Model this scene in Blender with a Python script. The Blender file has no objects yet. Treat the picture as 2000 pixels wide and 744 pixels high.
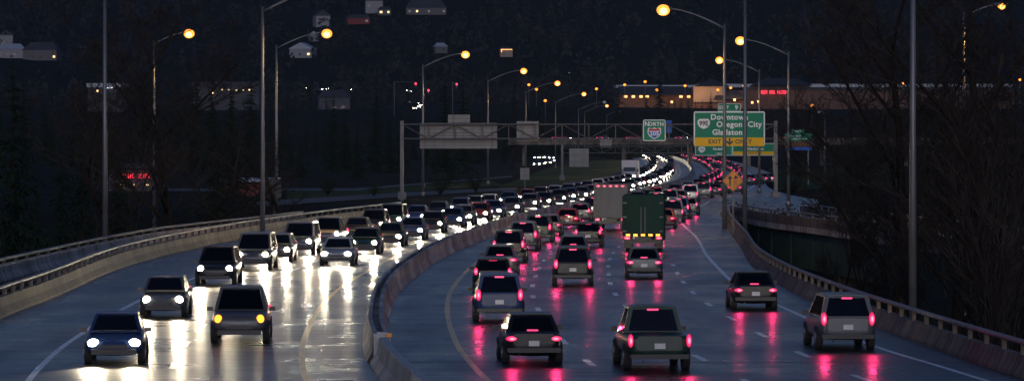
import bpy, bmesh, math, random
from mathutils import Vector, Matrix, Euler
R = math.radians
random.seed(7)
S = bpy.context.scene
C = S.collection

# ------------------------------------------------------------------ camera, world, sun, exposure
H, F, PITCH = 6.9, 7520.0, 0.01383
cd = bpy.data.cameras.new("camera"); cam = bpy.data.objects.new("camera", cd); C.objects.link(cam)
cd.sensor_width = 36; cd.lens = F / 2000 * 36; cd.clip_start = 1; cd.clip_end = 9000
cam.location = (0, 0, H); cam.rotation_euler = (R(90) - PITCH, 0, 0)
S.camera = cam
S.view_settings.view_transform = 'Standard'; S.view_settings.look = 'None'
S.view_settings.gamma = 1; S.view_settings.use_curve_mapping = False
S.view_settings.exposure = 0.0
W = bpy.data.worlds.new("World"); S.world = W; W.use_nodes = True
nt = W.node_tree; nt.nodes.clear()
sky = nt.nodes.new('ShaderNodeTexSky'); sky.sky_type = 'NISHITA'; sky.sun_disc = False
SUN_EL, SUN_ROT = 3.0, 180.0
sky.sun_elevation = R(SUN_EL); sky.sun_rotation = R(SUN_ROT); sky.ozone_density = 3.0; sky.dust_density = 0.6
mixn = nt.nodes.new('ShaderNodeMix'); mixn.data_type = 'RGBA'; mixn.blend_type = 'MULTIPLY'
mixn.inputs[0].default_value = 1.0; mixn.inputs[7].default_value = (0.98, 0.80, 1.10, 1)
bg = nt.nodes.new('ShaderNodeBackground'); bg.inputs[1].default_value = 0.12
wo = nt.nodes.new('ShaderNodeOutputWorld')
nt.links.new(sky.outputs[0], mixn.inputs[6]); nt.links.new(mixn.outputs[2], bg.inputs[0]); nt.links.new(bg.outputs[0], wo.inputs[0])
sl = bpy.data.lights.new("sun", 'SUN'); sl.energy = 0.7; sl.angle = R(30); sl.color = (0.78, 0.87, 1.0)
so = bpy.data.objects.new("sun", sl); C.objects.link(so); so.rotation_euler = (R(90 - 12), 0, 0)   # afterglow from behind the camera
S.cycles.use_denoising = True
S.cycles.max_bounces = 5; S.cycles.diffuse_bounces = 2; S.cycles.glossy_bounces = 3
S.cycles.sample_clamp_indirect = 4.0

HEAD_E, TAIL_E, AMBER_E, LAMP_E, BEAM_W, TAIL_W = 60.0, 1.7, 2.6, 2.3, 1250.0, 34.0
LAMP_W = 3000.0

# ------------------------------------------------------------------ layout helpers
def P(px, py, Y):
    """world point on the sight line through photo pixel (px, py), at distance Y"""
    t, c_, s_ = (372 - py) / F, math.cos(PITCH), math.sin(PITCH)
    d = Vector(((px - 1000) / F, c_ + t * s_, -s_ + t * c_))
    return Vector((0, 0, H)) + d * (Y / d.y)

def curve(tab):
    xs = [a for a, b in tab]; ys = [b for a, b in tab]; n = len(xs)
    m = []
    for i in range(n):
        if i == 0: m.append((ys[1] - ys[0]) / (xs[1] - xs[0]))
        elif i == n - 1: m.append((ys[-1] - ys[-2]) / (xs[-1] - xs[-2]))
        else: m.append((ys[i + 1] - ys[i - 1]) / (xs[i + 1] - xs[i - 1]))
    def f(x):
        if x <= xs[0]: return ys[0] + m[0] * (x - xs[0])
        if x >= xs[-1]: return ys[-1] + m[-1] * (x - xs[-1])
        i = max(k for k in range(n - 1) if xs[k] <= x)
        h = xs[i + 1] - xs[i]; t = (x - xs[i]) / h
        return ((2*t**3 - 3*t**2 + 1) * ys[i] + (t**3 - 2*t**2 + t) * h * m[i] + (-2*t**3 + 3*t**2) * ys[i+1] + (t**3 - t**2) * h * m[i+1])
    return f

cen = curve([(80, -.6), (109, -3.35), (120, -4.1), (130, -4.6), (151, -5.23), (170, -5.45), (189, -5.23), (220, -4.4), (248, -2.95),
             (290, -.45), (342, 3.8), (405, 10.3), (507, 20.3), (620, 28.5), (775, 36.3), (1050, 46.8), (1390, 55), (1750, 59.5)])
lpar = curve([(80, -14.6), (110, -17.9), (146, -19.6), (165, -19.9), (208, -20.8), (250, -19.3), (302, -15), (340, -10.4), (400, -3.2)])
lefte = curve([(340, -10.4), (405, -2.9), (507, 7.2), (620, 15.4), (775, 23.2), (1050, 33.7), (1390, 42), (1750, 46.5)])
rpar = curve([(80, 17.0), (111, 14.75), (143, 13.3), (158, 12.9), (180, 12.65), (207, 13.05), (239, 14.4), (290, 16.4), (344, 18.8)])
redge = curve([(80, 15.6), (100, 14.2), (115, 13.0), (127, 12.0), (149, 11.2), (160, 10.9), (175, 10.5), (188, 10.6), (204, 10.9), (227, 11.45),
               (265, 12.7), (307, 13.6), (344, 15.1), (381, 18.6), (415, 21.3)])
def LX(D): return lpar(D) if D < 340 else lefte(D)
def RX(D):
    if D < 346: return rpar(D)
    if D < 420: return rpar(346) + (D - 346) * .09 + min(1, (D - 346) / 6) * 8
    k = min(1, (D - 420) / 250); return (1 - k) * (cen(420) + 22) + k * (cen(D) + 15) if D < 670 else cen(D) + 15

def ss(a, b, x):
    t = max(0., min(1., (x - a) / (b - a))); return t * t * (3 - 2 * t)
def terr(x, y):
    z = -6.5 + 6.1 * ss(335, 405, y)
    z += (21.5) * ss(1740, 1930, y)
    z += max(0, y - 2250) * .16 * ss(2200, 2500, y)
    if y > 1700:
        z += ss(1750, 2400, y) * (4 * math.sin(x * .011 + 1) + 3 * math.sin(x * .023 + y * .004)) * .8
    if y < 300 and x > 15: z -= 1.0 * ss(15, 26, x) * (1 - ss(150, 230, y))
    return z
def hit(px, py, lo=400, hi=4200):
    Y = lo
    while Y < hi:
        p = P(px, py, Y)
        if p.z <= terr(p.x, Y): return p
        Y += 4
    return P(px, py, 2400)

# ------------------------------------------------------------------ materials
def new_mat(name):
    m = bpy.data.materials.new(name); m.use_nodes = True
    return m, m.node_tree, m.node_tree.nodes['Principled BSDF']
def mat(name, col, rough=.6, metal=0., spec=.5, var=.25, scale=3., stretch=(1, 1, 1), bump=0., col2=None, coord='Object', coat=0., joints=0.):
    m, t, b = new_mat(name)
    b.inputs['Roughness'].default_value = rough; b.inputs['Metallic'].default_value = metal
    b.inputs['Specular IOR Level'].default_value = spec
    if coat: b.inputs['Coat Weight'].default_value = coat; b.inputs['Coat Roughness'].default_value = .05
    tc = t.nodes.new('ShaderNodeTexCoord'); mp = t.nodes.new('ShaderNodeMapping'); mp.inputs['Scale'].default_value = stretch
    no = t.nodes.new('ShaderNodeTexNoise'); no.inputs['Scale'].default_value = scale; no.inputs['Detail'].default_value = 5
    rp = t.nodes.new('ShaderNodeValToRGB'); rp.color_ramp.elements[0].position = .32; rp.color_ramp.elements[1].position = .68
    c2 = col2 or tuple(c * (1 + var) for c in col); c1 = col if col2 else tuple(c * (1 - var) for c in col)
    rp.color_ramp.elements[0].color = (*c1, 1); rp.color_ramp.elements[1].color = (*c2, 1)
    t.links.new(tc.outputs[coord], mp.inputs[0]); t.links.new(mp.outputs[0], no.inputs['Vector'])
    t.links.new(no.outputs['Fac'], rp.inputs[0]); t.links.new(rp.outputs[0], b.inputs['Base Color'])
    if joints:
        sp = t.nodes.new('ShaderNodeSeparateXYZ'); t.links.new(tc.outputs[coord], sp.inputs[0])
        md = t.nodes.new('ShaderNodeMath'); md.operation = 'FLOORED_MODULO'; md.inputs[1].default_value = joints; t.links.new(sp.outputs[1], md.inputs[0])
        lt = t.nodes.new('ShaderNodeMath'); lt.operation = 'LESS_THAN'; lt.inputs[1].default_value = .22; t.links.new(md.outputs[0], lt.inputs[0])
        n2 = t.nodes.new('ShaderNodeTexNoise'); n2.inputs['Scale'].default_value = .22; t.links.new(tc.outputs[coord], n2.inputs['Vector'])
        r2 = t.nodes.new('ShaderNodeValToRGB'); r2.color_ramp.elements[0].position = .35; r2.color_ramp.elements[1].position = .62
        r2.color_ramp.elements[0].color = (.45, .43, .40, 1); r2.color_ramp.elements[1].color = (1.1, 1.1, 1.1, 1); t.links.new(n2.outputs['Fac'], r2.inputs[0])
        m1 = t.nodes.new('ShaderNodeMix'); m1.data_type = 'RGBA'; m1.blend_type = 'MULTIPLY'; m1.inputs[0].default_value = 1.
        t.links.new(rp.outputs[0], m1.inputs[6]); t.links.new(r2.outputs[0], m1.inputs[7])
        m2 = t.nodes.new('ShaderNodeMix'); m2.data_type = 'RGBA'; t.links.new(lt.outputs[0], m2.inputs[0]); t.links.new(m1.outputs[2], m2.inputs[6]); m2.inputs[7].default_value = (.03, .03, .03, 1)
        t.links.new(m2.outputs[2], b.inputs['Base Color'])
    if bump:
        bp = t.nodes.new('ShaderNodeBump'); bp.inputs['Strength'].default_value = bump; bp.inputs['Distance'].default_value = .05
        t.links.new(no.outputs['Fac'], bp.inputs['Height']); t.links.new(bp.outputs[0], b.inputs['Normal'])
    return m
def emat(name, col, e, sample=False):
    m, t, b = new_mat(name)
    b.inputs['Base Color'].default_value = (*[min(.8, c) for c in col], 1); b.inputs['Roughness'].default_value = .3
    b.inputs['Emission Color'].default_value = (*col, 1); b.inputs['Emission Strength'].default_value = e
    try: m.cycles.emission_sampling = 'AUTO' if sample else 'NONE'
    except Exception: pass
    return m

def road_mat():
    m, t, b = new_mat("damp_pavement")
    N = t.nodes; L = t.links
    uv = N.new('ShaderNodeUVMap'); uv.uv_map = 'lane'
    sp = N.new('ShaderNodeSeparateXYZ'); L.new(uv.outputs[0], sp.inputs[0])
    def noise(sx, sy, det=4, rough=.6):
        mp = N.new('ShaderNodeMapping'); mp.inputs['Scale'].default_value = (sx, sy, 1); L.new(uv.outputs[0], mp.inputs[0])
        n = N.new('ShaderNodeTexNoise'); n.inputs['Scale'].default_value = 1; n.inputs['Detail'].default_value = det; n.inputs['Roughness'].default_value = rough
        L.new(mp.outputs[0], n.inputs['Vector']); return n.outputs['Fac']
    def ramp(f, p0, c0, p1, c1):
        r = N.new('ShaderNodeValToRGB'); e = r.color_ramp.elements; e[0].position = p0; e[1].position = p1
        e[0].color = (*c0, 1); e[1].color = (*c1, 1); L.new(f, r.inputs[0]); return r.outputs[0]
    def mix(f, a, c, mode='MIX'):
        x = N.new('ShaderNodeMix'); x.data_type = 'RGBA'; x.blend_type = mode
        if isinstance(f, float): x.inputs[0].default_value = f
        else: L.new(f, x.inputs[0])
        for i, v in ((6, a), (7, c)):
            if isinstance(v, tuple): x.inputs[i].default_value = (*v, 1)
            else: L.new(v, x.inputs[i])
        return x.outputs[2]
    def math_(op, a, bb):
        x = N.new('ShaderNodeMath'); x.operation = op
        for i, v in ((0, a), (1, bb)):
            if isinstance(v, (int, float)): x.inputs[i].default_value = v
            else: L.new(v, x.inputs[i])
        return x.outputs[0]
    long_ = noise(2.2, .02); blot = noise(.35, .10); fine = noise(5, 3, 6); cross = noise(.22, 1.6, 5)
    base = ramp(long_, .3, (.024, .024, .025), .7, (.080, .078, .076))
    base = mix(.75, base, ramp(blot, .35, (.55, .55, .57), .65, (1.15, 1.15, 1.15)), 'MULTIPLY')
    base = mix(.6, base, ramp(fine, .3, (.75, .75, .75), .7, (1.2, 1.2, 1.2)), 'MULTIPLY')
    # newer dark asphalt on the near side of the bridge joint
    near = math_('LESS_THAN', sp.outputs[1], 124.8)
    base = mix(near, base, mix(1.0, base, (.55, .55, .58), 'MULTIPLY'))
    # dirty shoulders beside the median, with skid-wide dark smears
    au = math_('ABSOLUTE', sp.outputs[0], 0)
    sh = math_('LESS_THAN', au, 2.5)
    wob = math_('ADD', au, math_('MULTIPLY', cross, .8))
    base = mix(sh, base, mix(1.0, base, ramp(cross, .40, (.30, .30, .32), .62, (1.0, 1.0, 1.05)), 'MULTIPLY'))
    far_sh = math_('GREATER_THAN', math_('MULTIPLY', sp.outputs[0], -1), 10.6)
    base = mix(far_sh, base, mix(1.0, base, ramp(cross, .38, (.55, .57, .60), .62, (1.05, 1.07, 1.12)), 'MULTIPLY'))
    # darker wheel tracks
    ph = math_('SINE', math_('MULTIPLY', sp.outputs[0], 3.45), 0)
    base = mix(.35, base, ramp(ph, .2, (.8, .8, .8), .9, (1.1, 1.1, 1.1)), 'MULTIPLY')
    sw = N.new('ShaderNodeCombineXYZ'); L.new(sp.outputs[1], sw.inputs[0]); L.new(math_('ADD', sp.outputs[0], 8.35), sw.inputs[1])
    bk = N.new('ShaderNodeTexBrick'); L.new(sw.outputs[0], bk.inputs['Vector']); bk.offset = .3
    for nm, v in (('Scale', 1.), ('Mortar Size', .035), ('Mortar Smooth', .3), ('Bias', 0.), ('Brick Width', 9.), ('Row Height', 3.7)): bk.inputs[nm].default_value = v
    bk.inputs['Color1'].default_value = (.72, .72, .74, 1); bk.inputs['Color2'].default_value = (1.2, 1.18, 1.15, 1); bk.inputs['Mortar'].default_value = (.4, .4, .42, 1)
    base = mix(.85, base, bk.outputs['Color'], 'MULTIPLY')
    L.new(base, b.inputs['Base Color'])
    rr = N.new('ShaderNodeMapRange'); rr.inputs[1].default_value = .3; rr.inputs[2].default_value = .7; rr.inputs[3].default_value = .16; rr.inputs[4].default_value = .48
    L.new(math_('ADD', math_('MULTIPLY', blot, .6), math_('MULTIPLY', cross, .4)), rr.inputs[0]); L.new(rr.outputs[0], b.inputs['Roughness'])
    b.inputs['Specular IOR Level'].default_value = .5
    bp = N.new('ShaderNodeBump'); bp.inputs['Strength'].default_value = .25; bp.inputs['Distance'].default_value = .01
    L.new(fine, bp.inputs['Height']); L.new(bp.outputs[0], b.inputs['Normal'])
    return m

M = dict(
    road=road_mat(),
    concrete=mat("weathered_concrete", (.30, .29, .28), .75, var=.5, scale=1.1, stretch=(1, 1, .18), col2=(.55, .53, .51), bump=.3, joints=6.),
    dark_conc=mat("stained_concrete", (.05, .046, .042), .8, scale=1.2, stretch=(1, 1.4, .2), col2=(.20, .165, .13), bump=.3, joints=4.),
    pale_conc=mat("pale_concrete", (.42, .42, .42), .75, var=.2, scale=4),
    rail=mat("galvanized_rail", (.20, .20, .21), .6, .3, var=.2, scale=2),
    steel=mat("galvanized_steel", (.16, .17, .185), .5, .5, var=.25, scale=1.3, stretch=(1, 1, .3)),
    rust=mat("weathered_steel", (.10, .10, .11), .6, .4, var=.3, scale=2, stretch=(1, 1, .2), col2=(.16, .15, .15)),
    yellow=mat("yellow_road_paint", (.62, .36, .02), .3, var=.3, scale=1.5),
    white=mat("white_road_paint", (.82, .83, .84), .3, var=.25, scale=1.5),
    green=mat("sign_green", (.006, .20, .105), .4, var=.06, scale=.5),
    yel_sign=mat("sign_yellow", (.75, .42, .01), .4, var=.06, scale=.5),
    wht_sign=mat("sign_white", (.82, .82, .80), .4, var=.04, scale=.5),
    blk_sign=mat("sign_black", (.012, .012, .012), .5, var=.1),
    blue_sign=mat("sign_blue", (.02, .10, .42), .4, var=.06),
    red_sign=mat("sign_red", (.45, .02, .03), .4, var=.06),
    brown_sign=mat("sign_brown", (.10, .045, .02), .4, var=.1),
    orange_sign=mat("sign_orange", (.78, .27, .015), .45, var=.15, scale=2),
    alu=mat("sign_back_aluminium", (.14, .145, .14), .5, .3, var=.2, scale=.6, stretch=(.4, 1, 6)),
    girder=mat("green_girder_paint", (.030, .075, .060), .6, var=.3, scale=.6, stretch=(.3, .3, 1)),
    bark=mat("bark", (.022, .018, .015), .9, var=.3, scale=4, stretch=(1, 1, .3), bump=.3),
    twig=mat("twigs", (.034, .029, .026), .9, var=.3, scale=2),
    needle=mat("conifer_needles", (.014, .026, .017), .85, var=.4, scale=.35),
    shrub=mat("shrub_leaves", (.022, .030, .016), .85, var=.4, scale=1.2),
    hillwood=mat("hillside_wood", (.006, .012, .010), .95, scale=.045, col2=(.046, .044, .046)),
    ground=mat("dark_earth_and_grass", (.006, .009, .007), .95, scale=.03, col2=(.014, .017, .014), coord='Object'),
    lawn=mat("lawn", (.035, .06, .02), .95, var=.35, scale=.15),
    asph=mat("asphalt_side_road", (.05, .051, .055), .5, var=.3, scale=.3),
    water=mat("river_water", (.01, .014, .018), .12, var=.2, scale=.4, bump=.25),
    tyre=mat("tyre_rubber", (.015, .015, .015), .8), rim=mat("alloy_rim", (.3, .3, .31), .35, .8),
    glass=mat("tinted_glass", (.012, .014, .018), .06, var=.1, spec=.6),
    trim=mat("black_trim", (.02, .02, .022), .5), chrome=mat("bright_trim", (.5, .5, .5), .2, .9),
    plate=mat("number_plate", (.6, .6, .6), .5, var=.08),
    head=emat("lit_headlight", (1., .86, .62), HEAD_E), headoff=mat("unlit_headlight", (.4, .4, .42), .15, var=.1),
    tail=emat("lit_tail_light", (1., .035, .16), TAIL_E), amber=emat("lit_amber_light", (1., .36, .03), AMBER_E),
    sodium=emat("sodium_lamp", (1., .30, .035), LAMP_E), bulb=emat('sodium_bulb', (1., .55, .15), 5.0), cold=mat("unlit_lamp_lens", (.5, .52, .55), .2, var=.05),
    window=emat("lit_window", (1., .66, .28), 1.6), wwhite=emat("white_lit_window", (.85, .9, 1.), 1.3), dim=emat("dim_lit_wall_lamp", (1., .45, .14), 3.0),
    redneon=emat("red_letters_lit", (1., .02, .06), 1.6), siggreen=emat("red_signal_lit", (1., .03, .08), 3.0),
    darkwin=mat("dark_window", (.02, .025, .035), .15, var=.2),
    wall_white=mat("white_siding", (.23, .24, .26), .8, var=.1), wall_grey=mat("grey_siding", (.11, .115, .125), .8, var=.15),
    wall_tan=mat("tan_stucco", (.26, .21, .17), .85, var=.12, scale=.2), wall_red=mat("red_siding", (.16, .03, .025), .8, var=.2),
    roof=mat("slate_roof", (.05, .055, .065), .75, var=.2, scale=.6), roofpale=mat("pale_metal_roof", (.30, .34, .40), .5, var=.12, scale=.3),
    brick=mat("brown_brick", (.10, .055, .042), .85, var=.25, scale=.5),
)
M['tail_far'] = emat("lit_far_tail_light", (1., .035, .16), TAIL_E)
def hot_centre(m):
    t = m.node_tree; b = t.nodes['Principled BSDF']; tc = t.nodes.new('ShaderNodeTexCoord'); sp = t.nodes.new('ShaderNodeSeparateXYZ'); t.links.new(tc.outputs['Generated'], sp.inputs[0])
    cb = t.nodes.new('ShaderNodeCombineXYZ'); t.links.new(sp.outputs[0], cb.inputs[0]); t.links.new(sp.outputs[2], cb.inputs[1])
    d = t.nodes.new('ShaderNodeVectorMath'); d.operation = 'DISTANCE'; d.inputs[1].default_value = (.5, .5, 0); t.links.new(cb.outputs[0], d.inputs[0])
    mr = t.nodes.new('ShaderNodeMapRange'); mr.inputs[1].default_value = .08; mr.inputs[2].default_value = .42; mr.inputs[3].default_value = 3.6; mr.inputs[4].default_value = .75; t.links.new(d.outputs['Value'], mr.inputs[0]); t.links.new(mr.outputs[0], b.inputs['Emission Strength'])
    r = t.nodes.new('ShaderNodeValToRGB'); r.color_ramp.elements[0].position = .08; r.color_ramp.elements[0].color = (1., .16, .22, 1); r.color_ramp.elements[1].position = .34; r.color_ramp.elements[1].color = (1., .025, .12, 1)
    t.links.new(d.outputs['Value'], r.inputs[0]); t.links.new(r.outputs[0], b.inputs['Emission Color'])
hot_centre(M['tail'])
M['glass'] = None
def pane_mat():
    m = bpy.data.materials.new('tinted_glass'); m.use_nodes = True; t = m.node_tree; t.nodes.clear()
    a = t.nodes.new('ShaderNodeBsdfTransparent'); a.inputs[0].default_value = (.30, .34, .36, 1); g = t.nodes.new('ShaderNodeBsdfGlossy'); g.inputs['Roughness'].default_value = .05
    f = t.nodes.new('ShaderNodeFresnel'); f.inputs[0].default_value = 1.5; x = t.nodes.new('ShaderNodeMixShader'); o = t.nodes.new('ShaderNodeOutputMaterial')
    t.links.new(f.outputs[0], x.inputs[0]); t.links.new(a.outputs[0], x.inputs[1]); t.links.new(g.outputs[0], x.inputs[2]); t.links.new(x.outputs[0], o.inputs[0]); return m
M['glass'] = pane_mat(); M['seat'] = mat("dark_seat_cloth", (.05, .048, .046), .9)
for k in ('asph', 'ground', 'lawn', 'hillwood', 'needle', 'shrub', 'bark', 'twig', 'wall_white', 'wall_grey', 'roof'): M[k].node_tree.nodes['Principled BSDF'].inputs['Specular IOR Level'].default_value = .03
for k in ('green', 'yel_sign', 'wht_sign', 'blue_sign', 'red_sign', 'brown_sign'): M[k].node_tree.nodes['Principled BSDF'].inputs['Specular IOR Level'].default_value = .12
PAINT = dict(silver=(.34, .35, .37), white=(.62, .62, .62), black=(.010, .010, .012), grey=(.10, .105, .115), blue=(.02, .045, .13), red=(.22, .015, .018),
             green=(.012, .035, .028), tan=(.26, .22, .16))
for k, v in list(PAINT.items()):
    M['paint_' + k] = mat(k + "_car_paint", v, .42, .25 if k in ('silver', 'grey') else 0, var=.06, scale=1, spec=.35, coat=.15)

M['dark_siding'] = mat("dark_siding", (.055, .055, .065), .85, var=.3, scale=.15)
M['truck_grey'] = mat("dull_grey_truck_panel", (.13, .13, .14), .8, spec=.1, var=.3, scale=.5, stretch=(1, 1, .3)); M['truck_green'] = mat("dull_green_truck_panel", (.02, .045, .035), .8, spec=.1, var=.3, scale=.5, stretch=(1, 1, .3)); M['truck_white'] = mat("dull_white_truck_panel", (.55, .55, .56), .8, spec=.1, var=.1, scale=.5)
# ------------------------------------------------------------------ mesh building helpers
class MB:
    def __init__(s): s.v = []; s.f = []; s.m = []; s.cur = 0
    def add(s, vs, fs):
        o = len(s.v); s.v += [Vector(v) for v in vs]
        for f in fs: s.f.append(tuple(o + i for i in f)); s.m.append(s.cur)
    def box(s, c, d, rot=None):
        x, y, z = d[0] / 2, d[1] / 2, d[2] / 2
        vs = [Vector(p) for p in ((-x,-y,-z),(x,-y,-z),(x,y,-z),(-x,y,-z),(-x,-y,z),(x,-y,z),(x,y,z),(-x,y,z))]
        if rot is not None: vs = [rot @ v for v in vs]
        s.add([v + Vector(c) for v in vs], [(3,2,1,0),(4,5,6,7),(0,1,5,4),(1,2,6,5),(2,3,7,6),(3,0,4,7)])
    def bar(s, a, b, w, h=None):
        a, b = Vector(a), Vector(b); d = b - a
        q = d.to_track_quat('Y', 'Z').to_matrix()
        s.box((a + b) / 2, (w, d.length, h or w), q)
    def tube(s, pts, rad, n=6, cap=True):
        pts = [Vector(p) for p in pts]; rings = []
        rad = rad if isinstance(rad, (list, tuple)) else [rad] * len(pts)
        d0 = (pts[1] - pts[0]).normalized(); up = Vector((0, 0, 1)) if abs(d0.z) < .9 else Vector((1, 0, 0))
        vs = []
        for i, p in enumerate(pts):
            d = (pts[min(i + 1, len(pts) - 1)] - pts[max(i - 1, 0)]).normalized()
            a = d.cross(up); a = a.normalized() if a.length > 1e-6 else Vector((1, 0, 0)); b = a.cross(d)
            for k in range(n):
                an = 2 * math.pi * k / n; vs.append(p + (a * math.cos(an) + b * math.sin(an)) * rad[i])
        fs = [(i*n + k, i*n + (k+1) % n, (i+1)*n + (k+1) % n, (i+1)*n + k) for i in range(len(pts) - 1) for k in range(n)]
        if cap: fs += [tuple(range(n))[::-1], tuple((len(pts) - 1) * n + k for k in range(n))]
        s.add(vs, fs)
    def rings(s, rs, closed=True, cap=True):
        n = len(rs[0]); vs = [p for r in rs for p in r]; kk = n if closed else n - 1
        fs = [(i*n + k, i*n + (k+1) % n, (i+1)*n + (k+1) % n, (i+1)*n + k) for i in range(len(rs) - 1) for k in range(kk)]
        if cap and closed: fs += [tuple(range(n))[::-1], tuple((len(rs) - 1) * n + k for k in range(n))]
        s.add(vs, fs)
    def ell(s, c, r, nu=10, nv=6):
        vs = []; c = Vector(c)
        for j in range(nv + 1):
            th = math.pi * j / nv
            for i in range(nu):
                ph = 2 * math.pi * i / nu
                vs.append(c + Vector((r[0]*math.sin(th)*math.cos(ph), r[1]*math.sin(th)*math.sin(ph), r[2]*math.cos(th))))
        s.add(vs, [(j*nu + i, (j+1)*nu + i, (j+1)*nu + (i+1) % nu, j*nu + (i+1) % nu) for j in range(nv) for i in range(nu)])
    def cyl(s, c, r, h, axis='Z', n=14):
        c = Vector(c); d = {'X': Vector((1,0,0)), 'Y': Vector((0,1,0)), 'Z': Vector((0,0,1))}[axis]
        s.tube([c - d*h/2, c + d*h/2], r, n)
    def prism(s, poly, y0, y1):                       # polygon in x,z extruded along y
        n = len(poly); s.add([(x, y0, z) for x, z in poly] + [(x, y1, z) for x, z in poly],
            [tuple(range(n)), tuple(range(n, 2*n))[::-1]] + [(i, n + i, n + (i+1) % n, (i+1) % n) for i in range(n)])
    def build(s, name, mats, parent=None, origin=(0, 0, 0), smooth=False, uv=None):
        me = bpy.data.meshes.new(name); o_ = Vector(origin)
        me.from_pydata([v - o_ for v in s.v], [], s.f)
        for m in (mats if isinstance(mats, (list, tuple)) else [mats]): me.materials.append(m)
        if any(s.m): me.polygons.foreach_set('material_index', s.m)
        if smooth: me.polygons.foreach_set('use_smooth', [True] * len(me.polygons))
        me.update()
        bm = bmesh.new(); bm.from_mesh(me); bmesh.ops.recalc_face_normals(bm, faces=bm.faces[:]) if uv is None else None; bm.to_mesh(me); bm.free()
        if uv:
            l = me.uv_layers.new(name='lane')
            for lp in me.loops: l.data[lp.index].uv = uv[lp.vertex_index]
        o = bpy.data.objects.new(name, me); C.objects.link(o)
        o.location = o_
        if parent is not None:
            o.parent = parent; o.location = o_ - (parent.location if any(origin) else Vector((0, 0, 0)))
        return o

def tag(o, label, cat, group=None, kind=None):
    if label: o['label'] = label
    if cat: o['category'] = cat
    if group: o['group'] = group
    if kind: o['kind'] = kind
    return o
def thing(name, label, cat, loc=(0, 0, 0), rz=0, group=None):
    o = bpy.data.objects.new(name, None); C.objects.link(o); o.empty_display_size = .2
    o.location = loc; o.rotation_euler = (0, 0, rz)
    return tag(o, label, cat, group)
def structure(o):
    o['kind'] = 'structure'; return o
def copy_tree(o, parent=None):
    c = o.copy(); C.objects.link(c)
    if parent is not None: c.parent = parent
    for ch in list(o.children): copy_tree(ch, c)
    return c
def text_faces(s, size, spacing=1.0):
    cu = bpy.data.curves.new('lettering', 'FONT'); cu.body = s; cu.size = size; cu.align_x = 'CENTER'; cu.align_y = 'CENTER'
    cu.space_character = spacing; cu.resolution_u = 3; cu.offset = size * .028; cu.extrude = .006
    ob = bpy.data.objects.new('lettering', cu); C.objects.link(ob)
    dg = bpy.context.evaluated_depsgraph_get(); dg.update()
    me = bpy.data.meshes.new_from_object(ob.evaluated_get(dg))
    bpy.data.objects.remove(ob); bpy.data.curves.remove(cu)
    return me
def lettering(s, size, x, z, m, parent, y=-.04, spacing=1.08, squash=1.0):
    me = text_faces(s, size, spacing); me.materials.clear(); me.materials.append(m)
    me.transform(Matrix.Rotation(R(90), 4, 'X') @ Matrix.Diagonal((squash, 1, 1, 1)))
    o = bpy.data.objects.new('lettering', me); C.objects.link(o); o.parent = parent; o.location = (x, y, z)
    return o

# ------------------------------------------------------------------ ground, water, hill
mb = MB()
ys = [-60, 0, 40, 80, 120, 160, 200, 240, 280, 310, 335, 345, 355, 365, 375, 385, 395, 405, 450, 520, 600, 700, 850, 1000, 1200, 1400, 1600, 1700]
ys += list(range(1740, 2500, 20)) + list(range(2500, 3800, 60))
xs = [-1600, -1200, -900, -700] + list(range(-600, 601, 25)) + [700, 900, 1200, 1600]
for y in ys:
    for x in xs: mb.v.append(Vector((x, y, terr(x, y))))
n = len(xs)
for j in range(len(ys) - 1):
    for i in range(n - 1): mb.f.append((j*n + i, j*n + i + 1, (j+1)*n + i + 1, (j+1)*n + i)); mb.m.append(0)
structure(mb.build('ground', M['ground'], smooth=True))
mb = MB(); mb.add([(17, 70, -7.1), (90, 70, -7.1), (95, 210, -7.1), (22, 190, -7.1)], [(0, 1, 2, 3)])
structure(mb.build('river', M['water']))

# ------------------------------------------------------------------ road deck and markings
Ds = [60 + 4 * i for i in range(85)] + [400 + 12 * i for i in range(40)] + [880 + 30 * i for i in range(30)]
mb = MB(); uv = []
NC = 9
for D in Ds:
    l, r = LX(D), RX(D)
    for i in range(NC):
        x = l + (r - l) * i / (NC - 1); mb.v.append(Vector((x, D, 0))); uv.append((x - cen(D), D))
for j in range(len(Ds) - 1):
    for i in range(NC - 1): mb.f.append((j*NC + i, j*NC + i + 1, (j+1)*NC + i + 1, (j+1)*NC + i)); mb.m.append(0)
structure(mb.build('road', M['road'], uv=uv))
mb = MB()                                             # concrete deck edges under the road, bridge part
mb.rings([[(LX(D) - .3, D, -.02), (RX(D) + .3, D, -.02), (RX(D) + .3, D, -1.4), (LX(D) - .3, D, -1.4)] for D in Ds if D <= 396])
structure(mb.build('bridge_deck', M['dark_conc']))

def strip(name, f, D0, D1, w, m, step=3., z=.004):
    mb = MB(); k = max(1, int((D1 - D0) / step)); vs = []
    for i in range(k + 1):
        D = D0 + (D1 - D0) * i / k; x = f(D); vs += [(x - w/2, D, z), (x + w/2, D, z)]
    mb.add(vs, [(2*i, 2*i + 1, 2*i + 3, 2*i + 2) for i in range(k)])
    return structure(mb.build(name, m))
strip('yellow_edge_line', lambda D: cen(D) + 2.7, 62, 1600, .2, M['yellow'])
strip('yellow_edge_line', lambda D: cen(D) - 2.45, 62, 1600, .2, M['yellow'])
strip('white_edge_line', lambda D: cen(D) - 10.35, 62, 1600, .2, M['white'])
strip('white_edge_line', redge, 62, 415, .2, M['white'])
strip('white_edge_line', lambda D: cen(D) + 10.8, 418, 1600, .2, M['white'])
strip('gore_line', lambda D: redge(D) + max(0, D - 384) * .16, 384, 425, .15, M['white'], z=.008)
def dashes(name, off, D0, D1):
    mb = MB(); D = D0
    while D < D1:
        vs = []
        for i in range(3):
            d = D + 3.4 * i / 2; x = cen(d) + off; vs += [(x - .11, d, .004), (x + .11, d, .004)]
        mb.add(vs, [(0, 1, 3, 2), (2, 3, 5, 4)]); D += 12.2
    structure(mb.build(name, M['white']))
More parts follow.
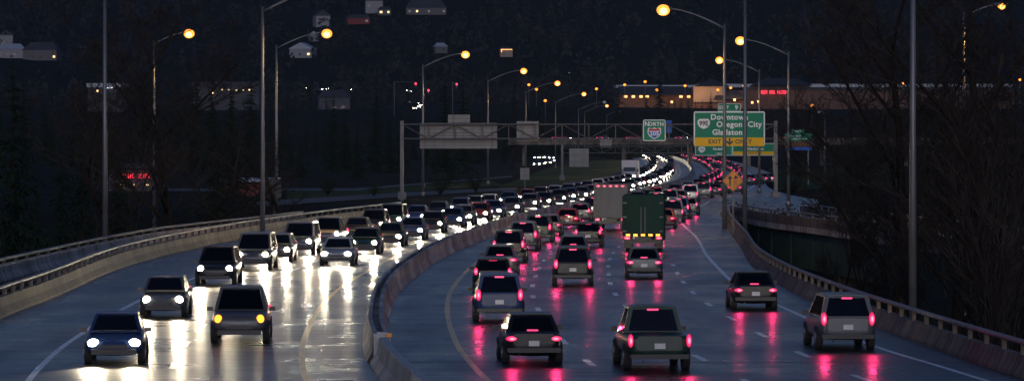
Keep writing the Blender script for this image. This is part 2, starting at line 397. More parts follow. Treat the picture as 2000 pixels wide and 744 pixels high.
dashes('lane_dashes', 6.35, 67.5, 900); dashes('lane_dashes', -6.35, 66, 900); dashes('lane_dashes', 10.0, 70, 330); dashes('lane_dashes', 13.5, 72, 215)
mb = MB(); mb.add([(lpar(125) + .6, 125.0, .005), (cen(125) - .5, 124.7, .005), (cen(125) - .5, 125.0, .005), (lpar(125) + .6, 125.3, .005)], [(0, 1, 2, 3)])
structure(mb.build('bridge_joint', M['pale_conc']))
mb = MB(); mb.add([(cen(118) + .6, 118.0, .005), (RX(118) - .4, 118.0, .005), (RX(118) - .4, 118.15, .005), (cen(118) + .6, 118.15, .005)], [(0, 1, 2, 3)])
structure(mb.build('bridge_joint', M['rust']))

# ------------------------------------------------------------------ barriers and parapets
def follow(mb, f, D0, D1, prof, step=3.):
    """sweep a closed (offset, z) profile along X=f(D)"""
    k = max(2, int((D1 - D0) / step)); rs = []
    for i in range(k + 1):
        D = D0 + (D1 - D0) * i / k; x = f(D); rs.append([(x + a, D, z) for a, z in prof])
    mb.rings(rs)
o0 = Vector((cen(118), 118, 0))
t = thing('median_barrier', 'double concrete median barrier with a slot along its top, curving between the two carriageways', 'barrier', o0)
mb = MB(); follow(mb, cen, 118, 1600, [(-.46, 0), (.46, 0), (.44, .08), (.31, .32), (.25, .86), (.11, .86), (.10, .55), (-.10, .55), (-.11, .86), (-.25, .86), (-.31, .32), (-.44, .08)])
mb.build('wall', M['concrete'], t, o0)
mb = MB(); mb.box((cen(117.7), 117.7, .46), (.52, .5, .9)); mb.box((cen(117.5) - .02, 117.6, .93), (.30, .4, .06)); mb.build('end_block', M['pale_conc'], t, o0)
o1 = Vector((cen(100), 100, 0))
t = thing('median_barrier', 'single narrow concrete median barrier running out of the bottom of the photo', 'barrier', o1)
mb = MB(); D = 62.
follow(mb, lambda D: cen(D) + .03, 62, 117.4, [(-.42, 0), (.42, 0), (.40, .08), (.22, .32), (.13, .80), (-.13, .80), (-.22, .32), (-.40, .08)]); mb.build('wall', M['concrete'], t, o1)
mb = MB(); follow(mb, lambda D: cen(D) + .03, 62, 117.2, [(-.125, .803), (.125, .803), (.11, .82), (-.11, .82)]); mb.build('coping', M['pale_conc'], t, o1)
t = thing('barrier_reflector', 'small orange reflector on the end block of the median barrier', 'reflector', (cen(117.5) + .2, 117.40, .80))
mb = MB(); mb.box((0, 0, .07), (.16, .03, .12)); mb.build('plate', M['orange_sign'], t); mb = MB(); mb.box((0, .02, .07), (.2, .03, .16)); mb.build('backing', M['rust'], t)

def parapet(name, label, f, D0, D1, side, wallm, hw=.72, hr=1.06, spacing=3.0, sill=True):
    o = Vector((f((D0 + D1) / 2), (D0 + D1) / 2, 0)); t = thing(name, label, 'parapet', o)
    s = side
    prof = [(0.0, -.5), (.34 * s, -.5), (.34 * s, hw), (.06 * s, hw), (0, .36), (-.16 * s, .10), (-.18 * s, 0.)]
    mb = MB(); follow(mb, f, D0, D1, prof if s > 0 else prof[::-1]); mb.build('wall', wallm, t, o)
    mb = MB(); k = int((D1 - D0) / 3); mb.tube([(f(D0 + (D1 - D0) * i / k) + .18 * s, D0 + (D1 - D0) * i / k, hr) for i in range(k + 1)], .085, 8); mb.build('rail', M['rail'], t, o, smooth=True)
    D = D0 + 1; posts = 0
    while D < D1 and posts < 99:
        mb = MB(); x = f(D) + .18 * s; mb.box((x, D, (hw + hr) / 2 - .03), (.14, .22, hr - hw)); mb.build('post', M['dark_conc'], t, (x, D, hw)); D += spacing; posts += 1
    return t
parapet('bridge_parapet', 'stained concrete parapet with pipe rail along the left edge of the oncoming carriageway', lpar, 78, 345, -1, M['dark_conc'])
parapet('bridge_parapet', 'dark concrete parapet with pipe rail along the right edge of the bridge', rpar, 78, 346, 1, M['dark_conc'], hw=.58, hr=.95)
mb = MB()
lwall = curve([(150, -24.6), (194, -24.4), (248, -22.8), (283, -18.8), (305, -16.4)])
parapet('bridge_parapet', 'pale mottled concrete parapet behind the left bridge parapet, in front of the bare trees', lwall, 150, 305, -1, M['concrete'], hw=.75, hr=1.0, spacing=4)

# ramp viaduct on the right
rn = curve([(130, 30.5), (211, 28), (244, 26.6), (269, 25.0), (292, 23.0), (315, 20.6), (345, 19.6)])
rf = lambda D: rn(D) + 6.6
o = Vector((rn(250), 250, 0)); t = thing('ramp_bridge', 'on-ramp bridge with green steel girder passing behind the right parapet', 'bridge', o)
mb = MB(); follow(mb, lambda D: 0, 130, 352, [(0, 0)] * 1) if False else None
mb.rings([[(rn(D), D, 0), (rf(D), D, 0), (rf(D), D, -.45), (rn(D), D, -.45)] for D in range(130, 347, 6)]); mb.build('deck', M['concrete'], t, o)
mb = MB()
for off in (.5, 3.3, 6.1): mb.rings([[(rn(D) + off - .1, D, -.453), (rn(D) + off + .1, D, -.453), (rn(D) + off + .1, D, -3.3), (rn(D) + off - .1, D, -3.3)] for D in range(130, 349, 6)])
for D in range(133, 346, 9): mb.box((rn(D) + .38, D, -1.85), (.05, .06, 2.7))
mb.build('girder', M['girder'], t, o)
for side, ff, nm in ((1, rn, 'near'), (-1, rf, 'far')):
    mb = MB(); mb.rings([[(ff(D), D, .003), (ff(D) + .3*side, D, .003), (ff(D) + .3*side, D, .72), (ff(D), D, .72)] for D in range(130, 347, 6)]); mb.build('parapet_wall', M['dark_conc'], t, o)
    mb = MB(); mb.tube([(ff(D) + .15*side, D, 1.02) for D in range(130, 347, 6)], .07, 6); mb.build('rail', M['rail'], t, o)
    D = 134
    while D < 345:
        mb = MB(); mb.box((ff(D) + .15*side, D, .85), (.14, .5, .34)); mb.build('post', M['dark_conc'], t, (ff(D) + .15*side, D, .7)); D += 5
for D in (165, 225, 285):
    mb = MB(); mb.box((rn(D) + 3.3, D, -3.7), (6.4, 1.2, .8)); mb.cyl((rn(D) + 1.4, D, -6.1), .55, 4.2); mb.cyl((rn(D) + 5.2, D, -6.1), .55, 4.2); mb.build('pier', M['dark_conc'], t, (rn(D) + 3, D, -8))

# overpass far ahead
o = Vector((45, 930, 0)); t = thing('overpass_bridge', 'long concrete overpass crossing the motorway beyond the sign gantries', 'bridge', o)
mb = MB(); mb.box((61, 930, 5.5), (124, 9, .9)); mb.build('deck', M['dark_conc'], t, o)
for y in (925.4, 934.6): mb = MB(); mb.box((61, y, 6.25), (124, .3, .9)); mb.build('parapet_wall', M['dark_conc'], t, o)
for x in (3, 27, 43, 57, 75, 95, 118): mb = MB(); mb.box((x, 930, 2.5), (1.0, 5, 5.1)); mb.build('pier', M['dark_conc'], t, o)
# small side road and lawns
def sheet(name, pts, m, z=-.30):
    mb = MB(); mb.add([(x, y, z) for x, y in pts], [tuple(range(len(pts)))]); return structure(mb.build(name, m))
def gp(px, py): p = P(px, py, 7.2 * F / (py - 268)); return (p.x, p.y)
sheet('frontage_road', [gp(500, 404), gp(820, 382), gp(1010, 371), gp(1010, 366), gp(800, 375), gp(480, 395)], M['asph'], -.29)
sheet('frontage_road', [gp(300, 374), gp(700, 372), gp(1000, 346), gp(1000, 343.5), gp(690, 368), gp(300, 368)], M['asph'], -.285)
sheet('lawn', [gp(560, 393), gp(800, 374), gp(980, 362), gp(960, 352), gp(720, 371), gp(560, 373)], M['lawn'], -.31)
sheet('lawn', [(28, 720), (14, 640), (6, 580), (-2, 560), (8, 900), (26, 1200), (36, 1150)], M['lawn'], -.31)
sheet('lawn', [gp(1520, 372), gp(1760, 366), gp(1760, 326), gp(1500, 330)], M['lawn'], -.30)

# ------------------------------------------------------------------ sign gantries and signs
def gantry(label, D, x0, x1, zb, zt, group=None, nb=14, r=.09):
    o = Vector((x0, D, 0)); t = thing('sign_gantry', label, 'gantry', o, group=group)
    mb = MB(); k = (x1 - x0) / nb
    for yy in (-.45, .45):
        for z in (zb, zt): mb.tube([(0, yy, z), (x1 - x0, yy, z)], r, 6)
        for i in range(nb):
            mb.tube([(i*k, yy, zb), (i*k, yy, zt)], r*.55, 5)
            a, b = (zb, zt) if i % 2 else (zt, zb); mb.tube([(i*k, yy, a), ((i+1)*k, yy, b)], r*.55, 5)
    for i in range(nb + 1):
        for z in (zb, zt): mb.tube([(i*k, -.45, z), (i*k, .45, z)], r*.5, 5)
    mb.build('truss', M['rust'], t)
    for x in (0, x1 - x0):
        mb = MB(); mb.box((x, -.45, zt/2 - .1), (.38, .38, zt + 1.0)); mb.box((x, .45, zt/2 - .1), (.38, .38, zt + 1.0))
        for i in range(5): mb.bar((x, -.45, 1 + i*1.3), (x, .45, 1.9 + i*1.3), .12)
        mb.box((x, 0, .2), (.9, 1.6, .8)); mb.build('leg', M['rust'], t)
    return t
DG = 443.
gantry('steel truss sign gantry spanning both carriageways, carrying the large green exit sign', DG, P(785, 300, DG).x, P(1515, 300, DG).x, P(0, 271, DG).z, P(0, 243, DG).z)
def rrect(w, h, r=.18, n=4):
    pts = []
    for cx, cz, a0 in ((w/2 - r, h/2 - r, 0), (-w/2 + r, h/2 - r, 90), (-w/2 + r, -h/2 + r, 180), (w/2 - r, -h/2 + r, 270)):
        for i in range(n + 1): a = R(a0 + 90*i/n); pts.append((cx + r*math.cos(a), cz + r*math.sin(a)))
    return pts
def panel_sign(name, label, px0, px1, py0, py1, D, cm, group=None, border=True, r=.2, dy=-.75):
    a, b = P(px0, py1, D + dy), P(px1, py0, D + dy); w, h = b.x - a.x, b.z - a.z
    t = thing(name, label, 'road sign', ((a.x + b.x)/2, D + dy, (a.z + b.z)/2), group=group)
    mb = MB(); mb.prism(rrect(w, h, r), 0, .08); mb.build('backing', M['wht_sign'] if border else cm, t)
    if border: mb = MB(); e = min(w, h)*.03 + .02; mb.prism(rrect(w - 2*e, h - 2*e, max(.03, r - e)), -.012, .04); mb.build('panel', cm, t)
    mb = MB()
    for xx in (-w*.3, w*.3): mb.box((xx, .2, 0), (.1, .22, h*.95))
    mb.build('bracket', M['rust'], t)
    return t, w, h
def oval_shield(t, x, z, w, h, txt, size):
    pts = [(-.5, .3), (-.36, .5), (.36, .5), (.5, .3), (.5, 0), (.34, -.3), (0, -.5), (-.34, -.3), (-.5, 0)]
    mb = MB(); mb.prism([(x + a*w*1.05, z + b*h*1.05) for a, b in pts], -.022, 0); mb.build('shield_edge', M['blk_sign'], t)
    mb = MB(); mb.prism([(x + a*w, z + b*h) for a, b in pts], -.03, 0); mb.build('route_shield', M['wht_sign'], t)
    lettering(txt, size, x, z + h*.04, M['blk_sign'], t, -.042, 1.0, .9)
# large exit sign: photo x 1355-1494, green y 219-268, yellow 268-285
t, w, h = panel_sign('exit_sign', 'large green exit sign for Downtown Oregon City and Gladstone with yellow EXIT ONLY strip', 1355, 1494, 218, 285.5, DG, M['green'])
k = F / DG
def sx(px): return (px - 1424.5) / k
def sz(py): return (251.75 - py) / k
mb = MB(); mb.box((0, -.03, sz(277)), (w - .16, .05, 16.5/k)); mb.build('yellow_panel', M['yel_sign'], t)
lettering('Downtown', .88, sx(1424.5), sz(229.5), M['wht_sign'], t); lettering('Oregon', .88, sx(1424.5), sz(243.5), M['wht_sign'], t); lettering('City', .88, sx(1474), sz(243.5), M['wht_sign'], t); lettering('Gladstone', .88, sx(1424.5), sz(259), M['wht_sign'], t)
lettering('EXIT', .68, sx(1396), sz(277), M['blk_sign'], t, -.07); lettering('ONLY', .68, sx(1452), sz(277), M['blk_sign'], t, -.07)
oval_shield(t, sx(1374.5), sz(242.5), 24/k, 20/k, '99E', .78)
mb = MB(); x, z = sx(1425), sz(277)
mb.prism([(x - .10, z + .42), (x + .10, z + .42), (x + .10, z + .0), (x + .40, z + .16), (x + .40, z - .04), (x, z - .42), (x - .40, z - .04), (x - .40, z + .16), (x - .10, z + .0)], -.075, -.05); mb.build('arrow', M['blk_sign'], t)
t, w, h = panel_sign('exit_number_sign', 'small green EXIT 9 tab on top of the large exit sign', 1402.5, 1447, 202.5, 218, DG, M['green'], r=.1)
lettering('EXIT', .52, -.62, -.02, M['wht_sign'], t); lettering('9', .72, .80, -.02, M['wht_sign'], t)
t, w, h = panel_sign('route_sign', 'square green NORTH sign with a blue and red interstate 205 shield', 1256, 1300, 234, 275.5, DG, M['green'])
lettering('N', .72, -.86, .72, M['wht_sign'], t); lettering('ORTH', .60, .20, .69, M['wht_sign'], t, spacing=1.1)
def ishield(s): return [(-.62*s, .42*s), (-.5*s, .5*s), (-.25*s, .42*s), (0, .5*s), (.25*s, .42*s), (.5*s, .5*s), (.62*s, .42*s), (.64*s, 0), (.45*s, -.34*s), (0, -.58*s), (-.45*s, -.34*s), (-.64*s, 0)]
zc = -.30
mb = MB(); mb.prism([(a, b + zc) for a, b in ishield(1.22)], -.02, 0); mb.build('shield_edge', M['wht_sign'], t)
mb = MB(); mb.prism([(a, b + zc) for a, b in ishield(1.08) if b < .2] [:6] + [(-.66, .10 + zc), (.66, .10 + zc)][:0] , -.03, 0) if False else mb.prism([(-.66, .18 + zc), (.66, .18 + zc), (.68, 0 + zc), (.48, -.36 + zc), (0, -.6 + zc), (-.48, -.36 + zc), (-.68, 0 + zc)], -.03, 0); mb.build('blue_field', M['blue_sign'], t)
mb = MB(); mb.prism([(-.66, .24 + zc), (.66, .24 + zc), (.64, .44 + zc), (.5, .5 + zc), (0, .46 + zc), (-.5, .5 + zc), (-.64, .44 + zc)], -.03, 0); mb.build('red_field', M['red_sign'], t)
lettering('205', .66, 0, zc - .10, M['wht_sign'], t, -.045)
t, w, h = panel_sign('service_sign', 'narrow plain blue sign panel just to the right of the NORTH 205 sign', 1301.5, 1312, 235.5, 260, DG + 1.2, M['blue_sign'], border=False, r=.05)
def back_sign(label, px0, px1, py0, py1, D, nrib=6, group=None, dy=.75, name='overhead_sign'):
    a, b = P(px0, py1, D + dy), P(px1, py0, D + dy); w, h = b.x - a.x, b.z - a.z
    t = thing(name, label, 'road sign', ((a.x + b.x)/2, D + dy, (a.z + b.z)/2), group=group)
    mb = MB(); nrow = max(2, int(h / .36))
    for i in range(nrow): mb.box((0, 0, -h/2 + h*(i + .5)/nrow), (w, .05, h/nrow - .025))
    mb.build('panel', M['alu'], t)
    mb = MB()
    for i in range(nrib): mb.box((-w/2 + w*(i + .5)/nrib, -.12, 0), (.09, .16, h*.98))
    mb.build('rib', M['rust'], t); return t
back_sign('wide bare aluminium back of an overhead sign at the left end of the gantry', 820, 971, 240.5, 290.5, DG, 8)
back_sign('small pale sign back mounted above the wide sign back', 875, 918, 224, 240, DG, 2)
back_sign('square aluminium sign back hung on the middle of the gantry', 1009, 1052, 237, 277, DG, 2)
# second gantry, farther on
D2 = 640.
gantry('distant dark truss gantry seen below the first one', D2, P(1098, 300, D2).x, P(1512, 300, D2).x, P(0, 299, D2).z + .0, P(0, 286, D2).z, nb=16, r=.07)
t, w, h = panel_sign('exit_sign', 'farther green sign for Molalla with oval route shield, below the large exit sign', 1358, 1430.5, 280, 304, D2, M['green'], r=.12)
oval_shield(t, -2.0, -.05, 1.15, 1.0, '213', .42); lettering('Molalla', .62, .8, .06, M['wht_sign'], t); lettering('1 MILE', .36, .8, -.68, M['wht_sign'], t)
t, w, h = panel_sign('exit_sign', 'farther green sign for Gladstone with yellow EXIT ONLY strip, right of the Molalla sign', 1431, 1512, 280, 304, D2, M['green'], r=.12)
mb = MB(); mb.box((0, -.03, -.62), (w - .2, .05, .58)); mb.build('yellow_panel', M['yel_sign'], t)
lettering('Gladstone', .62, .3, .1, M['wht_sign'], t); lettering('EXIT ONLY', .42, .3, -.62, M['blk_sign'], t, -.07)
back_sign('tall pale sign back on the left leg side of the distant gantry', 1112, 1150, 290, 326, D2 - 10, 2)
back_sign('small sign back on top of the distant gantry', 1172, 1195, 271, 289, D2, 2)
# green/brown/blue stack on the far right
D3 = 560.
x3 = P(1560, 300, D3).x
t = thing('guide_sign', 'dim green guide sign above brown and blue panels, on two posts at the right', 'road sign', (x3, D3, 0))
zz = lambda py: P(0, py, D3).z
def pan(nm, px0, px1, py0, py1, m, y=0.):
    mb = MB(); mb.box(((px0 + px1)/2*D3/F - 1000*D3/F - x3, y, (zz(py0) + zz(py1))/2), ((px1 - px0)*D3/F, .08, zz(py0) - zz(py1))); return mb.build(nm, m, t)
pan('tab_panel', 1546, 1571, 253, 260.5, M['green']); pan('green_panel', 1533, 1586, 261, 275.5, M['green']); pan('brown_panel', 1533, 1586, 276, 287, M['brown_sign']); pan('blue_panel', 1534, 1585, 287.5, 293.5, M['blue_sign'])
mb = MB(); rnd = random.Random(3)
for py, a, b in ((256.7, 1551, 1566), (266, 1541, 1563), (271.5, 1545, 1575)):
    x = a
    while x < b: q = rnd.uniform(.8, 1.6); mb.box(((x + q/2 - 1000)*D3/F - x3, -.06, zz(py)), (q*D3/F*.8, .03, .16)); x += q + .4
mb.build('worn_lettering', M['wht_sign'], t)
for x in (-1.4, 1.4): mb = MB(); mb.box((x, .12, zz(262)/2), (.16, .16, zz(262))); mb.build('post', M['rust'], t)
# orange merge sign
DM = 268.
p = P(1432, 353, DM); t = thing('merge_sign', 'orange diamond merge sign with two black arrows on a post by the right parapet', 'road sign', (p.x, DM, 0))
s = .76
def dia(s): return [(0, p.z + s), (s, p.z), (0, p.z - s), (-s, p.z)]
mb = MB(); mb.prism(dia(s), 0, .02); mb.build('panel', M['orange_sign'], t)
mb = MB(); a, b = s*.93, s*.89
pa, pb = dia(a), dia(b)
mb.add([(x, -.004, z) for x, z in pa] + [(x, -.004, z) for x, z in pb], [(i, (i+1) % 4, 4 + (i+1) % 4, 4 + i) for i in range(4)]); mb.build('border', M['blk_sign'], t)
mb = MB()
def arrow(pts, w, head):
    for q0, q1 in zip(pts, pts[1:]): mb.bar((q0[0], -.012, p.z + q0[1]), (q1[0], -.012, p.z + q1[1]), w, .012)
    (x0, z0), (x1, z1) = pts[-2:]; d = Vector((x1 - x0, z1 - z0)).normalized(); nrm = Vector((-d.y, d.x)); e = Vector((x1, z1))
    tri = [e + d*head, e + nrm*head*.7, e - nrm*head*.7]; mb.prism([(v.x, p.z + v.y) for v in tri], -.02, -.006)
arrow([(-.22, -.34), (-.22, .14)], .11, .24); arrow([(.30, -.36), (.12, -.06), (.05, .0)], .10, .02); arrow([(.02, -.36), (.24, .02), (.20, .16)], .10, .24)
mb.build('arrow', M['blk_sign'], t)
mb = MB(); mb.box((0, .06, (p.z + .5)/2 - 1), (.11, .09, p.z + 2.3)); mb.build('post', M['rust'], t)
# small roadside sign backs on the left
def post_sign(label, px0, px1, py0, py1, D):
    a, b = P(px0, py1, D), P(px1, py0, D); w, h = b.x - a.x, b.z - a.z; t = thing('overhead_sign', label, 'road sign', ((a.x + b.x)/2, D, min(-.3, a.z - .5)))
    z0 = t.location.z
    mb = MB(); mb.box((0, 0, (a.z + b.z)/2 - z0), (w, .05, h)); mb.build('panel', M['alu'], t)
    mb = MB(); mb.box((0, -.08, (b.z - z0)/2), (.1, .1, b.z - z0)); mb.build('post', M['rust'], t)
post_sign('two stacked plates seen from behind on a thin post left of the bright headlights', 1016, 1034, 328, 351, 520)
post_sign('blank rectangular sign back standing behind the left parapet', 521, 549, 349, 386, 330)

# ------------------------------------------------------------------ street lamps
lampdata = bpy.data.lights.new('lamp_glow', 'SPOT'); lampdata.energy = LAMP_W; lampdata.color = (1., .56, .20); lampdata.spot_size = R(150); lampdata.spot_blend = .6; lampdata.shadow_soft_size = .3
def lamp(label, px_pole, head, D, lit=True, z0=0., hz=None, hx=None, lr=.30, group='tall highway street lamps', r=.19, light=True):
    p = P(px_pole, 268, D); x = p.x
    hp = P(head[0], head[1], D) if head else Vector((hx if hx is not None else x + 4, D, hz or 17))
    t = thing('street_lamp', label, 'street lamp', (x, D, z0), group=group)
    hzr = hp.z - z0; dx = hp.x - x; ztop = hzr - max(.5, abs(dx) * .30)
    mb = MB(); mb.tube([(0, 0, 0), (0, 0, ztop * .5), (0, 0, ztop + .35)], [r, r * .72, r * .5], 10); mb.tube([(0, 0, 0), (0, 0, .5)], [r * 1.5, r * 1.4], 10); mb.build('pole', M['steel'], t, smooth=True)
    mb = MB(); sgn = 1 if dx > 0 else -1
    pts = [(dx * u, 0, ztop + (hzr + .12 - ztop) * math.sin(u * math.pi / 2)) for u in (0, .15, .3, .5, .7, .85, .93)]
    mb.tube(pts, [r*.42]*3 + [r*.34]*4, 6); mb.build('mast_arm', M['steel'], t, smooth=True)
    mb = MB(); mb.ell((dx, 0, hzr + .10), (.52, .24, .16), 12, 6); mb.box((dx - .35 * sgn, 0, hzr + .14), (.5, .2, .16))
    hd = mb.build('luminaire', M['steel'], t, smooth=True)
    mb = MB(); mb.ell((dx + .06 * sgn, 0, hzr - .02), (lr, lr, lr * .85), 12, 8); ln = mb.build('lens', M['sodium'] if lit else M['cold'], hd, smooth=True)
    if lit: mb = MB(); mb.ell((dx + .06 * sgn, -lr * .62, hzr - .10), (lr * .62, lr * .55, lr * .55), 10, 6); mb.build('bulb', M['bulb'], hd, smooth=True)
    if lit and light:
        lo = bpy.data.objects.new('lamp_light', lampdata); C.objects.link(lo); lo.parent = hd; lo.location = (dx, 0, hzr - .45)
    return t
for lb, pp, hd, zg, lit in (
    ('leftmost lit sodium street lamp, on a pole beyond the left parapet', 301, (368, 66), -2, True),
    ('lit sodium street lamp with a long curved arm, second from the left', 540, (637, 66), -1, True),
    ('lit sodium street lamp whose pole stands behind the wide sign back', 826, (908, 107), 0, True),
    ('lit sodium street lamp whose pole rises right of the wide sign back', 953, (1022, 139), 0, True),
    ('lit sodium street lamp whose pole rises behind the square sign back', 1027, (1088, 163), 0, True),
    ('brightest lit street lamp, its arm reaching left from a pole before the exit sign', 1415, (1297, 20), -1, True),
    ('lit sodium street lamp seen just above the EXIT 9 tab', 1483, (1406, 118), 0, True),
    ('lit sodium street lamp beside the tall pole that crosses the exit sign', 1540, (1447, 80), 0, True),
    ('distant davit lamp with pale yellow light above the middle of the gantry', 1085, (1140, 184), 0, True),
    ('distant unlit davit lamp, tallest of the cluster above the gantry', 1130, (1180, 200), 0, False),
    ('distant lit davit lamp in the cluster above the gantry', 1142, (1185, 207), 0, True),
    ('distant unlit davit lamp, lowest of the cluster above the gantry', 1185, (1210, 218), 0, False)):
    D = 9.6 * F / (268 - hd[1])
    lamp(lb, pp, hd, D, lit, zg, lr=.50 if D < 600 else .52)
lamp('lit orange street lamp in the top right corner above the bare trees', 1882, (1955, 12), 282, True, -6.5)
lamp('tall grey pole rising out of the picture behind the left parapet, leftmost pole', 205, None, 237, False, -1, 17.2, P(205, 268, 237).x + 4)
lamp('tall pole with an upward arm leaving the top of the picture', 513, None, 262, True, -1, 16.9, P(513, 268, 262).x + 4.9)
lamp('thick grey pole rising out of the picture behind the right parapet, nearest pole', 1783, None, 147.5, False, -1, 17.2, P(1783, 268, 147).x - 4.2, r=.17)
lamp('tall grey pole crossing the right part of the large exit sign', 1455, None, 262, False, -1, 18.0, P(1455, 268, 262).x - 4.2)
lamp('distant thin unlit pole right of the brown and blue guide sign', 1611, (1600, 219), 600, False, -.3)

# ------------------------------------------------------------------ trees
def bare_tree(seed, h, spread=.5, levels=5, lean=0., r0=None, low=.22):
    rnd = random.Random(seed); trunk, crown = MB(), MB()
    r0 = r0 or h * .016
    def grow(p, d, L, r, lev):
        segs = 4 if lev == 0 else 3
        pts = [p]; rad = [r]; dirs = [d]
        for i in range(segs):
            d = (d + Vector((rnd.gauss(0, .13), rnd.gauss(0, .13), rnd.gauss(.03, .07)))).normalized()
            p = p + d * L / segs; pts.append(p); rad.append(r * (1 - .55 * (i + 1) / segs)); dirs.append(d)
        (trunk if lev <= 1 else crown).tube(pts, [max(.014, q) for q in rad], 7 if lev == 0 else (5 if lev == 1 else 3), cap=lev < 2)
        if lev >= levels: return
        nch = (9 if lev == 0 else 6 if lev < 3 else 4)
        for i in range(nch):
            u = (low if lev == 0 else .2) + (1 - (low if lev == 0 else .2)) * (i + rnd.random()) / nch
            k = min(segs - 1, int(u * segs)); q = pts[k].lerp(pts[k + 1], u * segs - k)
            a = rnd.uniform(0, 2 * math.pi); out = Vector((math.cos(a), math.sin(a), 0))
            nd = (dirs[k] * (1 - spread) + out * spread * rnd.uniform(.8, 1.4) + Vector((0, 0, rnd.uniform(-.05, .3)))).normalized()
            grow(q, nd, L * rnd.uniform(.42, .68) * (1.15 - .45 * u), max(.014, rad[k] * rnd.uniform(.4, .6)), lev + 1)
    grow(Vector((0, 0, 0)), Vector((lean, 0, 1)).normalized(), h * .72, r0, 0)
    return trunk, crown
def conifer(seed, h, w):
    rnd = random.Random(seed); trunk, crown = MB(), MB()
    trunk.tube([(0, 0, 0), (0, 0, h * .95)], [h * .014, .03], 6)
    z = h * .06
    while z < h:
        u = z / h; rr = w * (1 - u) ** .8 * rnd.uniform(.7, 1.15) + .15
        nb = max(5, int(12 * (1 - u)) + 5)
        for i in range(nb):
            a = rnd.uniform(0, 6.283); L = rr * rnd.uniform(.6, 1.15); dr = -L * rnd.uniform(.15, .45)
            e = Vector((math.cos(a), math.sin(a), 0)); s = Vector((-e.y, e.x, 0)); b = Vector((0, 0, z + rnd.uniform(-.2, .2)))
            for k in range(4):
                u0, u1 = k / 4, (k + 1) / 4; ww = L * .30 * (1.1 - u0) + .07
                c0 = b + e * L * u0 + Vector((0, 0, dr * u0 * u0)); c1 = b + e * L * u1 + Vector((0, 0, dr * u1 * u1))
                j = Vector((0, 0, -ww * rnd.uniform(.3, .9)))
                crown.add([c0, c1 + s * ww + j, c1, c1 - s * ww + j], [(0, 1, 2), (0, 2, 3)])
        z += h * .028 * rnd.uniform(.8, 1.2) + .12
    return trunk, crown
def shrub_mb(seed, w, h):
    rnd = random.Random(seed); st, cr = MB(), MB()
    for i in range(26):
        a = rnd.uniform(0, 6.283); L = h * rnd.uniform(.6, 1.1); e = Vector((math.cos(a) * w * rnd.uniform(.1, .6), math.sin(a) * w * rnd.uniform(.1, .6), L))
        st.tube([(0, 0, 0), e * .5 + Vector((rnd.gauss(0, .1), rnd.gauss(0, .1), 0)), e], [.04, .025, .012], 3)
        for k in range(26):
            q = e * rnd.uniform(.3, 1.0) + Vector((rnd.gauss(0, w*.14), rnd.gauss(0, w*.14), rnd.gauss(0, h*.08))); s = rnd.uniform(.05, .13)
            u = Vector((rnd.gauss(0, 1), rnd.gauss(0, 1), rnd.gauss(0, 1))).normalized() * s; v = u.orthogonal().normalized() * s * .6
            cr.add([q - u, q + v, q + u, q - v], [(0, 1, 2, 3)])
    return st, cr
def plant(name, label, cat, tc, loc, rz=0, group=None, mats=None, sc=1.):
    t = thing(name, label, cat, loc, rz, group); t.scale = (sc,) * 3
    tc[0].build('trunk' if cat == 'tree' else 'stem', M['bark'], t, smooth=True); tc[1].build('crown' if cat == 'tree' else 'foliage', mats or M['twig'], t); return t
def at(px, D): return P(px, 268, D).x
T = {}
plant('bare_tree', 'large bare tree with spreading branches in front of the leftmost lit lamp', 'tree', bare_tree(11, 25, .52, 5, -.02, .42), (at(362, 295), 295, -6.5), .4)
plant('bare_tree', 'low bare tree right of the tall pole with the upward arm', 'tree', bare_tree(12, 15.5, .6, 4, .05, .26), (at(578, 328), 328, -6.5), 1.2)
plant('bare_tree', 'leaning bare tree at the left parapet just right of the leftmost tall pole', 'tree', bare_tree(13, 17, .5, 4, -.22, .26), (at(275, 262), 262, -6.5), 0)
plant('bare_tree', 'tall bare tree with a thick trunk behind the nearest pole on the right', 'tree', bare_tree(21, 27, .5, 5, -.03, .45), (at(1805, 205), 205, -7), 2.).scale = (.72, .72, 1)
plant('bare_tree', 'bare tree with a dark trunk right of the nearest pole, before the girder', 'tree', bare_tree(22, 24, .55, 5, .04, .40), (at(1856, 188), 188, -7), .7)
plant('bare_tree', 'bare tree with wide low branches over the ramp bridge, left of the nearest pole', 'tree', bare_tree(23, 21, .62, 5, -.1, .3), (at(1790, 240), 240, -6.5), 3.3).scale = (.75, .75, 1)
plant('bare_tree', 'slender bare tree at the right edge of the photo', 'tree', bare_tree(24, 22, .38, 5, .03, .22), (at(1965, 165), 165, -7), 1.0)
sap = bare_tree(31, 12, .28, 4, 0, .09, .1); sp0 = plant('sapling', None, 'tree', sap, (0, 0, 0), 0, 'bare saplings beyond the right parapet')
first = True
for i, (px, D, sc) in enumerate(((1925, 150, .9), (1990, 142, 1.0), (1945, 160, 1.2), (1640, 262, .75), (1680, 240, .8), (2030, 150, 1.3), (1750, 190, .8), (1720, 250, .7))):
    o = sp0 if first else copy_tree(sp0); first = False
    o.location = (at(px, D), D, -7.2 if D < 240 else -6.5); o.rotation_euler.z = i * 1.9; o.scale = (sc, sc, sc)
    o['label'] = 'thin bare sapling among the twigs beyond the right parapet'
sh = shrub_mb(5, 3.2, 3.0); s0 = plant('bush', None, 'bush', sh, (0, 0, 0), 0, 'dark bushes below the bridges', M['shrub'])
first = True
rnd = random.Random(9)
